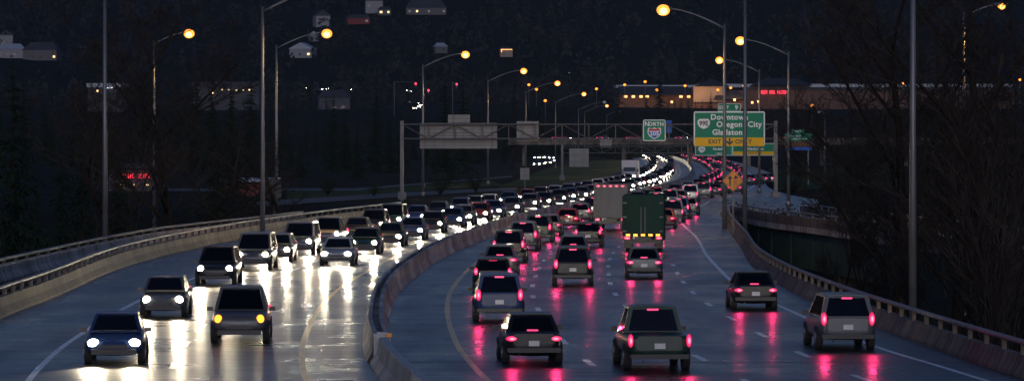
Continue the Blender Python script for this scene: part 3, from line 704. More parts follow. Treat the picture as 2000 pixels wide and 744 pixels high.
for i, (px, D, z, sc) in enumerate([(1500, 330, -2.6, 1.2), (1560, 320, -3.2, 1.3), (1640, 330, -2, 1.3), (730, 470, -.3, .5), (860, 480, -.3, .8), (930, 500, -.3, .8), (640, 480, -.3, .7), (20, 230, -6.5, 2.), (110, 235, -6.5, 2.), (190, 250, -6.5, 2.), (430, 330, -5, 2.), (470, 340, -4, 1.8), (1545, 470, -.4, 1.), (1620, 500, -.4, 1.1), (1700, 480, -.4, 1.3)]):
    o = s0 if first else copy_tree(s0); first = False
    o.location = (at(px, D), D, z); o.rotation_euler.z = i * 2.1; o.scale = (sc * 1.3, sc * 1.3, sc)
    o['label'] = 'dark leafy bush on the verge beyond the left parapet' if px < 1000 else 'dark bush beside the ramp bridge on the right'
    o['group'] = 'bushes on the left verge' if px < 1000 else 'bushes by the ramp bridge'
# wooded bands: conifers and bare trees standing one by one
cps = [conifer(40 + i, hh, ww) for i, (hh, ww) in enumerate(((20, 3.6), (24, 4.0), (15, 3.2)))]
bps = [bare_tree(60 + i, hh, .5, 4, 0, .2) for i, hh in enumerate((17, 14))]
protos = [('conifer', plant('conifer', None, 'tree', c, (0, 0, 0), 0, None, M['needle'])) for c in cps] + [('bare', plant('bare_tree', None, 'tree', c, (0, 0, 0))) for c in bps]
used = set()
def wood(kind, px, D, sc, label, group, z=None):
    nm, pr = protos[kind]
    o = pr if kind not in used else copy_tree(pr); used.add(kind)
    x = at(px, D); o.location = (x, D, terr(x, D) - .1 if z is None else z); o.rotation_euler.z = rnd.uniform(0, 6.28); o.scale = (sc * rnd.uniform(.9, 1.15), sc * rnd.uniform(.9, 1.15), sc)
    o['label'] = label; o['group'] = group; o['category'] = 'tree'
wood(1, 905, 760, .86, 'tall pointed dark conifer behind the small pale sign back', 'tall single conifers')
wood(0, 1288, 1250, 1.5, 'large dark conifer in front of the mall at its left wing', 'tall single conifers')
for i, px in enumerate((1204, 1216, 1226, 1236, 1244, 1252, 1262, 1270, 1278, 1296, 1306, 1318, 1330, 1344, 1358, 1372, 1388)): wood(rnd.choice((0, 2, 0)), px, 1300 + 40 * (i % 3), rnd.uniform(.9, 1.22), 'dark conifer in the row in front of the mall', 'conifers in front of the mall')
for i in range(62):                                  # left wood
    px = -60 + 1090 * (i + rnd.random()) / 62; D = rnd.uniform(560, 1250)
    if 560 < px < 1000 and D < 620: D += 200
    sc = rnd.uniform(.55, .95) * (1.1 if px < 500 else .85)
    k = rnd.choice((0, 1, 2, 0, 1, 3, 4)); wood(k, px, D, sc, 'dark conifer in the wood beyond the left roadside' if k < 3 else 'bare tree in the wood beyond the left roadside', 'trees in the left wood')
for i, (px, D, sc) in enumerate(((-20, 225, .75), (25, 240, .8), (70, 255, .72), (120, 300, .7), (160, 330, .68), (232, 380, .62), (420, 390, .55), (455, 430, .55))):
    k = (0, 1, 2)[i % 3]; wood(k, px, D, sc, 'dark conifer close behind the left parapet', 'conifers behind the left parapet')
for i in range(34):                                  # trees between gantry and overpass, left of the bend
    px = 985 + 250 * (i + rnd.random()) / 34; D = rnd.uniform(1280, 1650); k = rnd.choice((0, 1, 2, 3)); wood(k, px, D, rnd.uniform(.7, 1.15), 'dark conifer in the wood above the gantry' if k < 3 else 'bare tree in the wood above the gantry', 'trees above the gantry')
for i in range(46):                                  # right wood
    px = 1500 + 560 * (i + rnd.random()) / 46; D = rnd.uniform(520, 1200); k = rnd.choice((0, 2, 3, 4, 3, 4))
    if px < 1640 and D < 700: D += 250
    wood(k, px, D, rnd.uniform(.55, .9), 'dark conifer in the wood on the right' if k < 3 else 'bare tree in the wood on the right', 'trees in the right wood')

for i in range(70):                                  # wooded foot of the hill on the left
    px = -40 + 1250 * (i + rnd.random()) / 70; D = rnd.uniform(1450, 1735); k = rnd.choice((0, 1, 2, 3, 1, 0))
    if 800 < px < 850: continue
    wood(k, px, D, rnd.uniform(.75, 1.15), 'distant dark conifer at the wooded foot of the hill' if k < 3 else 'distant bare tree at the wooded foot of the hill', 'trees at the foot of the hill')
for i in range(34):
    px = 1500 + 540 * (i + rnd.random()) / 34; D = rnd.uniform(1500, 1735); k = rnd.choice((0, 1, 3, 4, 3)); wood(k, px, D, rnd.uniform(.7, 1.1), 'distant dark conifer below the right wing of the mall' if k < 3 else 'distant bare tree below the right wing of the mall', 'trees below the mall')
# ------------------------------------------------------------------ hill: houses first, then the wood around them
clear = []
def house(label, px, py, w, h, d, wallm, roofm, rh, lit=(), rz=0., ridge='x', D=None, wing=False, name='house'):
    p = hit(px, py) if D is None else Vector((at(px, D), D, terr(at(px, D), D)))
    clear.append((p.x, p.y, w)); z0 = terr(p.x, p.y) - 1
    t = thing(name, label, 'house', (p.x, p.y, z0), rz)
    mb = MB(); mb.box((0, 0, (h + 1) / 2), (w, d, h + 1)); mb.build('wall', wallm, t)
    mb = MB(); e = .6; zt = h + 1
    if ridge == 'x': mb.add([(-w/2-e, -d/2-e, zt-.1), (w/2+e, -d/2-e, zt-.1), (w/2+e, d/2+e, zt-.1), (-w/2-e, d/2+e, zt-.1), (-w/2+rh*.7, 0, zt+rh), (w/2-rh*.7, 0, zt+rh)], [(0,1,5,4), (2,3,4,5), (1,2,5), (3,0,4), (3,2,1,0)])
    else: mb.add([(-w/2-e, -d/2-e, zt-.1), (w/2+e, -d/2-e, zt-.1), (w/2+e, d/2+e, zt-.1), (-w/2-e, d/2+e, zt-.1), (0, -d/2-e, zt+rh), (0, d/2+e, zt+rh)], [(0,4,5,3), (1,2,5,4), (0,1,4), (2,3,5), (3,2,1,0)])
    mb.build('roof', roofm, t)
    nw = max(2, int(w / 4.2)); ns = max(1, int(h / 2.9)); hr_ = random.Random(px)
    for s in range(ns):
        for i in range(nw):
            if (s, i) not in lit and hr_.random() < .4: continue
            mb = MB(); mb.box((-w/2 + w*(i + hr_.uniform(.35, .65))/nw, -d/2 - .03, 1 + 1.5 + s*2.9), (hr_.uniform(.9, 2.2), .08, 1.4))
            mb.build('window', M['window'] if (s, i) in lit else M['darkwin'], t)
    if ridge == 'y':
        mb = MB(); mb.add([(-w/2, -d/2 - .02, zt-.1), (w/2, -d/2 - .02, zt-.1), (0, -d/2 - .02, zt + rh - .5), (-w/2, -d/2 + .2, zt-.1), (w/2, -d/2 + .2, zt-.1), (0, -d/2 + .2, zt + rh - .5)], [(0,1,2), (5,4,3), (0,3,4,1), (1,4,5,2), (2,5,3,0)]); mb.build('gable', wallm, t)
    return t
house('tall white gabled house high on the hill with one lit window', 730, 26, 12, 8, 11, M['wall_white'], M['roof'], 4, {(0, 2)}, .1, 'y')
house('low house with two lit windows, just right of the tall white gabled house', 752, 30, 9, 3.4, 8, M['wall_grey'], M['roof'], 2, {(0, 1), (0, 0)}, -.1)
house('long low house with a broad dark hipped roof near the top of the hill', 832, 28, 28, 4, 14, M['wall_grey'], M['roof'], 6, {(0, 1)}, .05)
house('white gabled house partly behind the curved arm lamp', 628, 52, 10, 7, 9, M['wall_white'], M['roof'], 4, set(), .3, 'y')
house('pale roofed house below the curved arm lamp', 592, 112, 15, 5, 11, M['wall_white'], M['roofpale'], 4, {(0, 2)}, -.25, 'y')
house('small pale house left of the curved arm lamp', 612, 82, 6, 4, 6, M['wall_white'], M['roofpale'], 2.4, set(), .2, 'y')
house('small house with a pale roof alone on the dark hillside', 860, 104, 8, 3.5, 8, M['wall_grey'], M['roofpale'], 2.5, set(), .2)
house('bluish white house at the left edge, lower of the group', 22, 112, 17, 5, 11, M['wall_white'], M['roofpale'], 3.5, set(), .15)
house('grey house with a broad roof in the group at the left edge', 82, 118, 22, 6, 13, M['wall_grey'], M['roof'], 5, {(0, 4)}, -.1)
house('small white gabled house at the left edge, highest of the group', 12, 88, 9, 6, 8, M['wall_white'], M['roof'], 3.5, set(), .1, 'y')
house('dark red roofed cottage on the hill under the low lit house', 700, 46, 16, 3.5, 9, M['wall_red'], M['roof'], 2.5, set(), 0)
house('grey house with two stacked white windows behind the left wood', 652, 172, 16, 6.5, 12, M['dark_siding'], M['roof'], 4, {(1, 3), (0, 4)}, .1, D=1985)
t = house('house with a bright orange lit eave, alone on the hill right of the lamps', 988, 110, 8, 4, 8, M['wall_tan'], M['roof'], 2.2, set(), .1)
mb = MB(); mb.box((0, -4.4, 5.0), (7.4, .2, .35)); mb.box((-3.2, -4.4, 4.2), (.35, .2, 1.6)); mb.build('eave_light', M['dim'], t)
def shed(label, name, px0, px1, pyt, pyb, D, wallm, roofm, lights, depth=18):
    a, b = P(px0, pyb, D), P(px1, pyt, D); w = b.x - a.x; zb = min(a.z, terr((a.x + b.x)/2, D)) - .5; hh = b.z - zb
    t = thing(name, label, 'building', ((a.x + b.x)/2, D, zb)); clear.append(((a.x + b.x)/2, D, w))
    mb = MB(); mb.box((0, depth/2, hh*.43), (w, depth, hh*.86)); mb.build('wall', wallm, t)
    mb = MB(); mb.box((0, depth/2 - .8, hh*.93), (w + 1.2, depth + 2, hh*.14)); mb.build('roof', roofm, t)
    for (px, py, pw, ph, m) in lights:
        q = P(px, py, D); mb = MB(); mb.box((q.x - t.location.x, -.2, q.z - zb), (pw*D/F, .25, ph*D/F)); mb.build('window', m, t)
    return t
shed('pale roofed store with bright yellow lights, left of the leftmost lit lamp', 'store_building', 172, 242, 163, 182, 1900, M['dark_siding'], M['roofpale'], [(x, 167.5, 6, 2.5, M['window']) for x in (178, 186, 194, 211, 219, 228, 236)] + [(190, 178, 4, 4, M['window']), (215, 171, 12, 4, M['wwhite'])])
shed('long low bluish building with a row of small lights behind the large bare tree', 'store_building', 378, 506, 160, 182, 1960, M['dark_siding'], M['roof'], [(382, 165.5, 3, 3, M['wwhite']), (415, 182, 3, 2.5, M['dim']), (434, 154+22, 3, 3, M['window']), (447, 176, 3, 2, M['window']), (462, 177, 3, 2, M['window']), (475, 176.5, 3, 2, M['window']), (487, 176, 3, 2.5, M['window'])])
t = shed('dark roadside store with glowing red letters behind the left wood', 'store_building', 212, 300, 320, 368, 520, M['dark_siding'], M['roof'], [(232, 361, 5, 3, M['window']), (240, 361.5, 9, 3, M['window']), (262, 361, 3, 2, M['window']), (288, 361, 4, 2, M['window'])])
mb = MB(); rnd = random.Random(5); x = 236
while x < 297:
    wq = rnd.uniform(2.4, 4.2); q = P(x + wq/2, 343.5, 520)
    if not 262 < x < 270:
        k5 = 520 / F; X0, Z0 = q.x - t.location.x, q.z - t.location.z
        mb.box((X0 - wq*.4*k5, -.35, Z0), (.9*k5, .15, 8*k5)); mb.box((X0, -.35, Z0 + rnd.choice((-3.5, 0, 3.5))*k5), (wq*.8*k5, .15, 1.2*k5))
        if rnd.random() < .6: mb.box((X0 + wq*.4*k5, -.35, Z0), (.9*k5, .15, 8*k5))
    x += wq + 1.4
mb.build('lit_letters', M['redneon'], t)
shed('low red building with a pale roof edge behind the left parapet', 'red_building', 440, 526, 349, 382, 480, M['wall_red'], M['roofpale'], [(490, 388, 3, 3, M['redneon'])], 14)
# shopping mall on the right
DMALL = 2000.; gz = 20.
o = Vector((at(1480, DMALL), DMALL, gz)); t = thing('shopping_mall', 'long tan shopping mall with hipped roofs and glowing red letters below the hill', 'building', o)
clear.append((at(1400, DMALL), DMALL, 120)); clear.append((at(1700, DMALL), DMALL, 120)); clear.append((at(1900, DMALL), DMALL, 80)); clear.append((at(1250, DMALL), DMALL, 60))
def mbox(nm, px0, px1, pyt, pyb, dy, dep, m):
    a, b = P(px0, pyb, DMALL), P(px1, pyt, DMALL); zb = a.z; mb = MB(); mb.box(((a.x + b.x)/2, DMALL + dy + dep/2, (zb + b.z)/2), (b.x - a.x, dep, b.z - zb)); return mb.build(nm, m, t, o)
mbox('wall', 1206, 1352, 184, 232, 0, 60, M['brick']); mbox('wall', 1352, 1985, 176, 232, 10, 60, M['brick']); mbox('fascia', 1452, 1985, 170, 176, 9.6, 60, M['roof']); mbox('parapet', 1206, 1372, 165, 170, 30, 50, M['roofpale']); mbox('parapet', 1366, 1990, 163, 169.6, 26, 50, M['roofpale'])
mbox('entrance_wall', 1353, 1410, 169, 200, -8, 22, M['wall_tan']); mbox('entrance_wall', 1352, 1450, 194, 232, -6.5, 18, M['brick'])
def mroof(px0, px1, pyt, pyb, dy, dep, hip=.35):
    a, b = P(px0, pyb, DMALL), P(px1, pyt, DMALL); w = b.x - a.x; y0 = DMALL + dy; q = w*hip
    mb = MB(); mb.add([(a.x, y0, a.z), (b.x, y0, a.z), (b.x, y0 + dep, a.z), (a.x, y0 + dep, a.z), (a.x + q, y0 + dep/2, b.z), (b.x - q, y0 + dep/2, b.z)], [(0,1,5,4), (1,2,5), (2,3,4,5), (3,0,4), (3,2,1,0)]); mb.build('roof', M['roof'], t, o)
mroof(1202, 1354, 168, 186, -6, 40, .06); mroof(1356, 1424, 155, 169.5, -10, 26, .46); mroof(1392, 1452, 176, 194, -12, 20, .2); mroof(1470, 1590, 152, 166.5, 4, 40, .25)
for px in (1222, 1237, 1252, 1264, 1330, 1345): mbox('lit_wall_lamp', px - 3, px + 3, 187, 191, -.4, .3, M['dim'])
for px, py in ((1310, 200), (1312, 214), (1432, 196), (1466, 201), (1478, 199)): mbox('lit_wall_lamp', px - 2, px + 2, py - 2, py + 2, -13.5, .3, M['dim'])
wl = bpy.data.lights.new('wall_wash', 'POINT'); wl.energy = 2600; wl.color = (1., .5, .2); wl.shadow_soft_size = 1
for px, py in ((1240, 189), (1330, 189), (1372, 182), (1436, 190), (1480, 184)):
    q = P(px, py, DMALL - 16); lo = bpy.data.objects.new('wall_lamp_light', wl); C.objects.link(lo); lo.parent = t; lo.location = q - o
mb = MB(); rnd = random.Random(8); x = 1489
kq = DMALL / F
while x < 1539:
    wq = rnd.uniform(2.2, 3.8); q = P(x + wq/2, 180, DMALL)
    if not (1500 < x < 1503 or 1517 < x < 1519):
        mb.box((q.x - wq*.4*kq, DMALL - .6, q.z), (1.1*kq, .4, 7*kq)); mb.box((q.x, DMALL - .6, q.z + rnd.choice((-2.9, 0, 2.9))*kq), (wq*.8*kq, .4, 1.4*kq))
        if rnd.random() < .6: mb.box((q.x + wq*.4*kq, DMALL - .6, q.z), (1.1*kq, .4, 7*kq))
    x += wq + 1.0
mb.v = [v + Vector((0, 9.5, 0)) for v in mb.v]
mb.build('lit_letters', M['redneon'], t, o)
# car-park and street lamps near the foot of the hill
pl = [(1220, 166), (1260, 160), (1338, 168), (1427, 172), (1453, 168), (1165, 174), (1048, 175), (1033, 166), (1764, 163), (1586, 206), (1283, 176), (1402, 176), (1992, 156), (1065, 197)]
for i, (px, py) in enumerate(pl):
    D = 1930 if py < 190 else 1800; x = at(px, D); g = terr(x, D); hp = P(px, py, D)
    tt = thing('car_park_lamp', 'distant lit orange lamp on a pole at the foot of the hill', 'street lamp', (x, D, g), group='distant lamps at the foot of the hill')
    mb = MB(); mb.tube([(0, .4, 0), (0, .4, hp.z - g)], .14, 6); mb.build('pole', M['steel'], tt)
    mb = MB(); mb.ell((0, 0, hp.z - g), (.75, .75, .6), 10, 6); mb.build('lens', M['sodium'], tt, smooth=True)
# traffic signals on the far street
for lb, pp, px, py in (('red traffic light hung on a long arm, upper left of the far junction', 770, 812, 164), ('red traffic light, largest at the far junction', 826, 837, 177), ('red traffic light right of the far junction, beside the conifer', 884, 892, 165)):
    D = 1880; x = at(pp, D); g = terr(x, D); q = P(px, py, D)
    tt = thing('traffic_signal', lb, 'traffic light', (x, D, g)); zr = q.z - g
    mb = MB(); mb.tube([(0, 0, 0), (0, 0, zr + 1.2)], .2, 6); mb.tube([(0, 0, zr + .9), (q.x - x, 0, zr + .9)], .12, 5); mb.build('mast', M['steel'], tt)
    mb = MB(); mb.box((q.x - x, -.1, zr - .4), (.8, .4, 2.6)); hd = mb.build('signal_head', M['trim'], tt)
    mb = MB(); mb.cyl((q.x - x, -.42, zr), .5, .2, 'Y'); mb.build('red_lens', M['siggreen'], hd)
# far wood on the hill, one mass
rnd = random.Random(77); wb = MB(); cnt = 0
while cnt < 4600:
    y = 1990 + 1500 * rnd.random() ** 1.2; hw = 1300 * y / F + 120; x = rnd.uniform(-hw, hw)
    if any(abs(x - hx * y / max(hy, 1)) < hw_ * .5 + 1 and hy - 85 < y < hy + 9 for hx, hy, hw_ in clear): continue
    if y < 2130 and 30 < x: continue
    g = terr(x, y); hh = rnd.uniform(7, 17) * (.7 if rnd.random() < .3 else 1); con = rnd.random() < .5; r = hh * (.2 if con else .36)
    cnt += 1
    for k in range(30):
        u = rnd.random(); zc = g + hh * (.12 + .85 * u); rr = r * ((1 - u) ** .8 if con else math.sin(math.pi * (.12 + .85 * u)) ** .6)
        a = rnd.uniform(0, 6.283); q = Vector((x + rr * math.cos(a), y + rr * math.sin(a), zc)); s = hh * rnd.uniform(.07, .17)
        d1 = Vector((rnd.gauss(0, 1), rnd.gauss(0, 1), rnd.gauss(0, 1))).normalized() * s; d2 = d1.orthogonal().normalized() * s
        wb.v += [q - d1, q + d2, q + d1]; n0 = len(wb.v); wb.f.append((n0 - 3, n0 - 2, n0 - 1)); wb.m.append(0)
me = bpy.data.meshes.new('hillside_wood'); me.from_pydata(wb.v, [], wb.f); me.materials.append(M['hillwood'])
ho = bpy.data.objects.new('hillside_wood', me); C.objects.link(ho); tag(ho, 'dark wood covering the whole hillside behind the houses', 'wood', kind='stuff')

# ------------------------------------------------------------------ vehicles
beam = bpy.data.lights.new('headlight_beam', 'SPOT'); beam.energy = BEAM_W; beam.color = (1., .84, .58); beam.spot_size = R(56); beam.spot_blend = .9; beam.shadow_soft_size = .1
tailg = bpy.data.lights.new('tail_glow', 'SPOT'); tailg.energy = TAIL_W; tailg.color = (1., .03, .16); tailg.spot_size = R(74); tailg.spot_blend = .8; tailg.shadow_soft_size = .09
def add_light(n, data, root, loc, rot):
    lo = bpy.data.objects.new(n, data); C.objects.link(lo); lo.parent = root; lo.location = loc; lo.rotation_euler = rot
def loft(mb, st):
    rs = []
    for y, w, zb, zt in st:
        zm = zb + (zt - zb) * .55
        half = [(.80*w, zb), (.97*w, zb + .10), (w, zm), (.97*w, zt - .10), (.88*w, zt - .02), (.5*w, zt)]
        rs.append([(x, y, z) for x, z in half] + [(-x, y, z) for x, z in half[::-1]])
    mb.rings(rs)
def quad_inset(mb, q, k0, k1, push):
    q = [Vector(v) for v in q]; c = sum(q, Vector()) / 4; nrm = (q[1] - q[0]).cross(q[3] - q[0]).normalized()
    out = [c + (v - c) * k0 + nrm * push for v in q]; inn = [c + (v - c) * k0 + nrm * (push - .02) for v in q]
    mb.add(out + inn, [(0,1,2,3), (7,6,5,4)] + [(i, 4 + i, 4 + (i+1) % 4, (i+1) % 4) for i in range(4)])
KIND = dict(
    sedan=dict(L=4.6, W=.91, body=[(-2.32,.66,.45,.80), (-2.25,.80,.30,.98), (-1.7,.89,.22,1.02), (-.8,.91,.2,.97), (.5,.91,.2,.95), (1.2,.90,.22,.91), (1.85,.86,.25,.83), (2.2,.80,.3,.72), (2.32,.64,.42,.62)],
               cab=(-1.75, 1.15, .94, -1.05, .25, 1.45, .80, .62), hl=(.62, 2.10, .66, .24, .20, .10), tl=(.66, -2.22, .80, .20, .08, .085), name='sedan'),
    hatch=dict(L=4.15, W=.89, body=[(-2.08,.72,.45,.95), (-2.02,.84,.30,1.04), (-1.4,.89,.22,1.05), (0,.89,.2,1.0), (.9,.88,.22,.95), (1.6,.84,.25,.86), (2.0,.78,.3,.74), (2.1,.64,.42,.62)],
               cab=(-1.95, 1.15, .98, -1.55, .3, 1.50, .80, .64), hl=(.62, 1.88, .70, .20, .20, .11), tl=(.74, -1.98, .98, .09, .08, .17), name='hatchback'),
    suv=dict(L=4.75, W=.95, body=[(-2.36,.74,.5,.95), (-2.3,.88,.36,1.08), (-1.6,.94,.28,1.12), (0,.95,.26,1.08), (1.1,.94,.28,1.06), (1.9,.90,.3,1.0), (2.28,.84,.36,.88), (2.38,.68,.5,.74)],
             cab=(-2.25, 1.15, 1.05, -2.0, .35, 1.74, .85, .68), hl=(.66, 2.17, .80, .20, .20, .11), tl=(.78, -2.28, 1.02, .10, .08, .22), name='suv'),
    pickup=dict(L=5.4, W=.97, body=[(-2.7,.90,.5,1.05), (-2.66,.94,.42,1.08), (-1.0,.96,.38,1.08), (0,.96,.36,1.08), (1.1,.95,.36,1.1), (2.2,.92,.38,1.04), (2.6,.86,.42,.92), (2.7,.72,.52,.8)],
                cab=(-.75, 1.2, 1.05, -.55, .45, 1.80, .88, .70), hl=(.70, 2.50, .84, .18, .20, .12), tl=(.86, -2.68, .92, .08, .06, .20), name='pickup_truck'),
    van=dict(L=5.0, W=.97, body=[(-2.48,.84,.45,1.0), (-2.42,.93,.32,1.1), (-1.2,.97,.24,1.12), (.6,.97,.24,1.1), (1.6,.94,.26,1.02), (2.3,.86,.32,.88), (2.48,.68,.44,.72)],
             cab=(-2.40, 1.75, 1.05, -2.25, .6, 1.86, .90, .76), hl=(.66, 2.22, .80, .20, .20, .12), tl=(.83, -2.40, 1.10, .08, .08, .24), name='van'))
outbeam = beam.copy(); outbeam.energy = 500.
def make_vehicle(kind, paint, merged=False, mode='head'):
    K = KIND[kind]; pm = M['paint_' + paint]; root = None
    headm = {'head': M['head'], 'out': M['head'], 'far': M['head'], 'amber': M['amber']}[mode]
    big = MB(); mats = []
    if not merged: root = bpy.data.objects.new(K['name'], None); C.objects.link(root); root.empty_display_size = .2
    def emit(name, mb, m, parent=None, smooth=False, sub=0):
        if merged:
            if m not in mats: mats.append(m)
            big.cur = mats.index(m); big.add(mb.v, mb.f); return None
        o = mb.build(name, m, parent or root, smooth=smooth)
        if sub: md = o.modifiers.new('smooth', 'SUBSURF'); md.levels = sub; md.render_levels = sub
        return o
    mb = MB(); loft(mb, K['body']); body = emit('body', mb, pm, smooth=True, sub=1)
    y0, y1, zb, t0, t1, zt, wb, wt = K['cab']
    v = {}
    for s in (-1, 1):
        v[(0, s)] = (s*wb, y0, zb); v[(1, s)] = (s*wb, y1, zb); v[(2, s)] = (s*wt, t1, zt); v[(3, s)] = (s*wt, t0, zt)
    mb = MB(); vs = [v[(i, s)] for s in (-1, 1) for i in range(4)]
    if merged: mb.add(vs, [(0,1,2,3), (7,6,5,4), (1,5,6,2), (4,0,3,7), (3,2,6,7), (0,4,5,1)])
    else:
        def ring(q, k):
            q = [Vector(a) for a in q]; c = sum(q, Vector()) / 4; inn = [c + (a - c) * k for a in q]
            mb.add(q + inn, [(i, (i+1) % 4, 4 + (i+1) % 4, 4 + i) for i in range(4)])
        for f4, k in (((0,1,2,3), .87), ((7,6,5,4), .87), ((1,5,6,2), .89), ((4,0,3,7), .85)): ring([vs[i] for i in f4], k)
        xm = wt * .55; zc_ = zt + .035; g = []
        for xx, zz_ in ((-wt, zt), (-xm, zc_), (xm, zc_), (wt, zt)): g += [(xx, t0, zz_), (xx, (t0 + t1) / 2, zz_ + .03), (xx, t1, zz_)]
        mb.add(g, [(3*i + j, 3*i + j + 1, 3*i + j + 4, 3*i + j + 3) for i in range(3) for j in range(2)])
    me_cab = emit('cabin', mb, pm)
    if me_cab is not None:
        sd = me_cab.modifiers.new('shell', 'SOLIDIFY'); sd.thickness = .04; sd.offset = 0
        mb = MB(); mb.box((0, (y0 + y1) / 2 + .1, zb + .035), (wb * 1.7, (y1 - y0) * .92, .06))
        rows = [min(t1, .35) - .45] + ([] if kind == 'pickup' else [y0 + (.75 if kind == 'sedan' else .95)])
        for yy in rows:
            for s in (-1, 1): mb.box((s * .36, yy, zb + .10), (.50, .16, .26)); mb.box((s * .36, yy - .02, zb + .30), (.26, .10, .18))
        mb.tube([(-.36 + .19 * math.cos(a), y1 - .75, zb + .12 + .19 * math.sin(a)) for a in [i * math.pi / 6 for i in range(13)]], .018, 4); mb.box((0, y1 - .45, zb + .06), (wb * 1.5, .3, .14))
        emit('interior', mb, M['seat'])
    mb = MB(); quad_inset(mb, (v[(1,1)], v[(1,-1)], v[(2,-1)], v[(2,1)]), .88, 0, .012); emit('windscreen', mb, M['glass'])
    mb = MB(); quad_inset(mb, (v[(0,-1)], v[(0,1)], v[(3,1)], v[(3,-1)]), .84, 0, .012); emit('rear_window', mb, M['glass'])
    for s in (-1, 1):
        q = [v[(0,s)], v[(1,s)], v[(2,s)], v[(3,s)]]; q = q if s < 0 else q[::-1]
        if s < 0: q = [v[(1,s)], v[(0,s)], v[(3,s)], v[(2,s)]]
        else: q = [v[(0,s)], v[(1,s)], v[(2,s)], v[(3,s)]]
        mb = MB(); quad_inset(mb, q, .85, 0, .012); emit('side_window', mb, M['glass'])
    L2 = K['L'] / 2; w = K['W']; yf = K['body'][-1][0]; yr = K['body'][0][0]
    for s in (-1, 1):
        x, y, z, a, b, c = K['hl']; mb = MB(); mb.ell((s*x, y + .06, z), (a*.72, b*.8, c*1.25), 12, 8); emit('headlight', mb, headm, smooth=True)
        x, y, z, a, b, c = K['tl']; mb = MB(); mb.ell((s*x, y - .02, z), (a, b + .06, c), 12, 8); emit('tail_light', mb, M['tail_far' if merged else 'tail'], smooth=True)
        mb = MB(); mb.box((s*(w + .08), y1 - .45, zb + .06), (.2, .12, .14)); emit('mirror', mb, M['trim'])
        for yy in (-L2 * .60, L2 * .62):
            rr = .33 if kind in ('sedan',) else .38
            mb = MB(); mb.cyl((s*(w - .10), yy, rr), rr, .22, 'X', 16); ty = emit('wheel', mb, M['tyre'])
            mb = MB(); mb.cyl((s*(w - .02), yy, rr), rr*.62, .10, 'X', 10); emit('rim', mb, M['rim'], ty)
    mb = MB(); mb.box((0, yf - .02, .40), (w*1.5, .16, .16)); mb.box((0, yf - .01, .56), (w*.9, .10, .10)); emit('grille', mb, M['trim'])
    zpl = K['body'][1][3] - .32
    mb = MB(); rb = [(-w*.86, .38), (w*.86, .38), (w*.9, .44), (w*.88, .52), (-w*.88, .52), (-w*.9, .44)]; mb.prism(rb, yr - .05, yr + .2); emit('rear_bumper', mb, M['trim'])
    if not merged: mb = MB(); mb.prism(rrect(w*1.36, K['body'][1][3] - .66, .06), -.006, .01); mb.v = [v_ + Vector((0, yr - .012, (K['body'][1][3] + .60) / 2)) for v_ in mb.v]; emit('tailgate', mb, pm)
    if not merged: mb = MB(); mb.cyl((-w*.5, yr - .02, .30), .035, .2, 'Y', 8); emit('exhaust_pipe', mb, M['trim'])
    mb = MB(); mb.box((0, yr - .05, zpl), (.32, .03, .16)); emit('number_plate', mb, M['plate'])
    mb = MB(); mb.box((0, t0 - .02 if kind != 'sedan' else y0 + .1, zt - .06 if kind != 'sedan' else zb + .08), (.34, .05, .05)); emit('brake_light', mb, M['tail_far'])
    if merged:
        o = big.build(K['name'], mats)
        if mode == 'far': add_light('headlight_beam', farbeam, o, (0, L2 + .2, .75), (R(90 - 1.0), 0, 0))
        return o
    if mode in ('head', 'out'):
        for s in (-1, 1): add_light('headlight_beam', beam if mode == 'head' else outbeam, root, (s*K['hl'][0], L2 + .10, K['hl'][2]), (R(90 - 2.2), 0, 0))
    for s in (-1, 1): add_light('tail_glow', tailg, root, (s*K['tl'][0], yr - .16, K['tl'][2]), (R(-90), 0, 0))
    return root
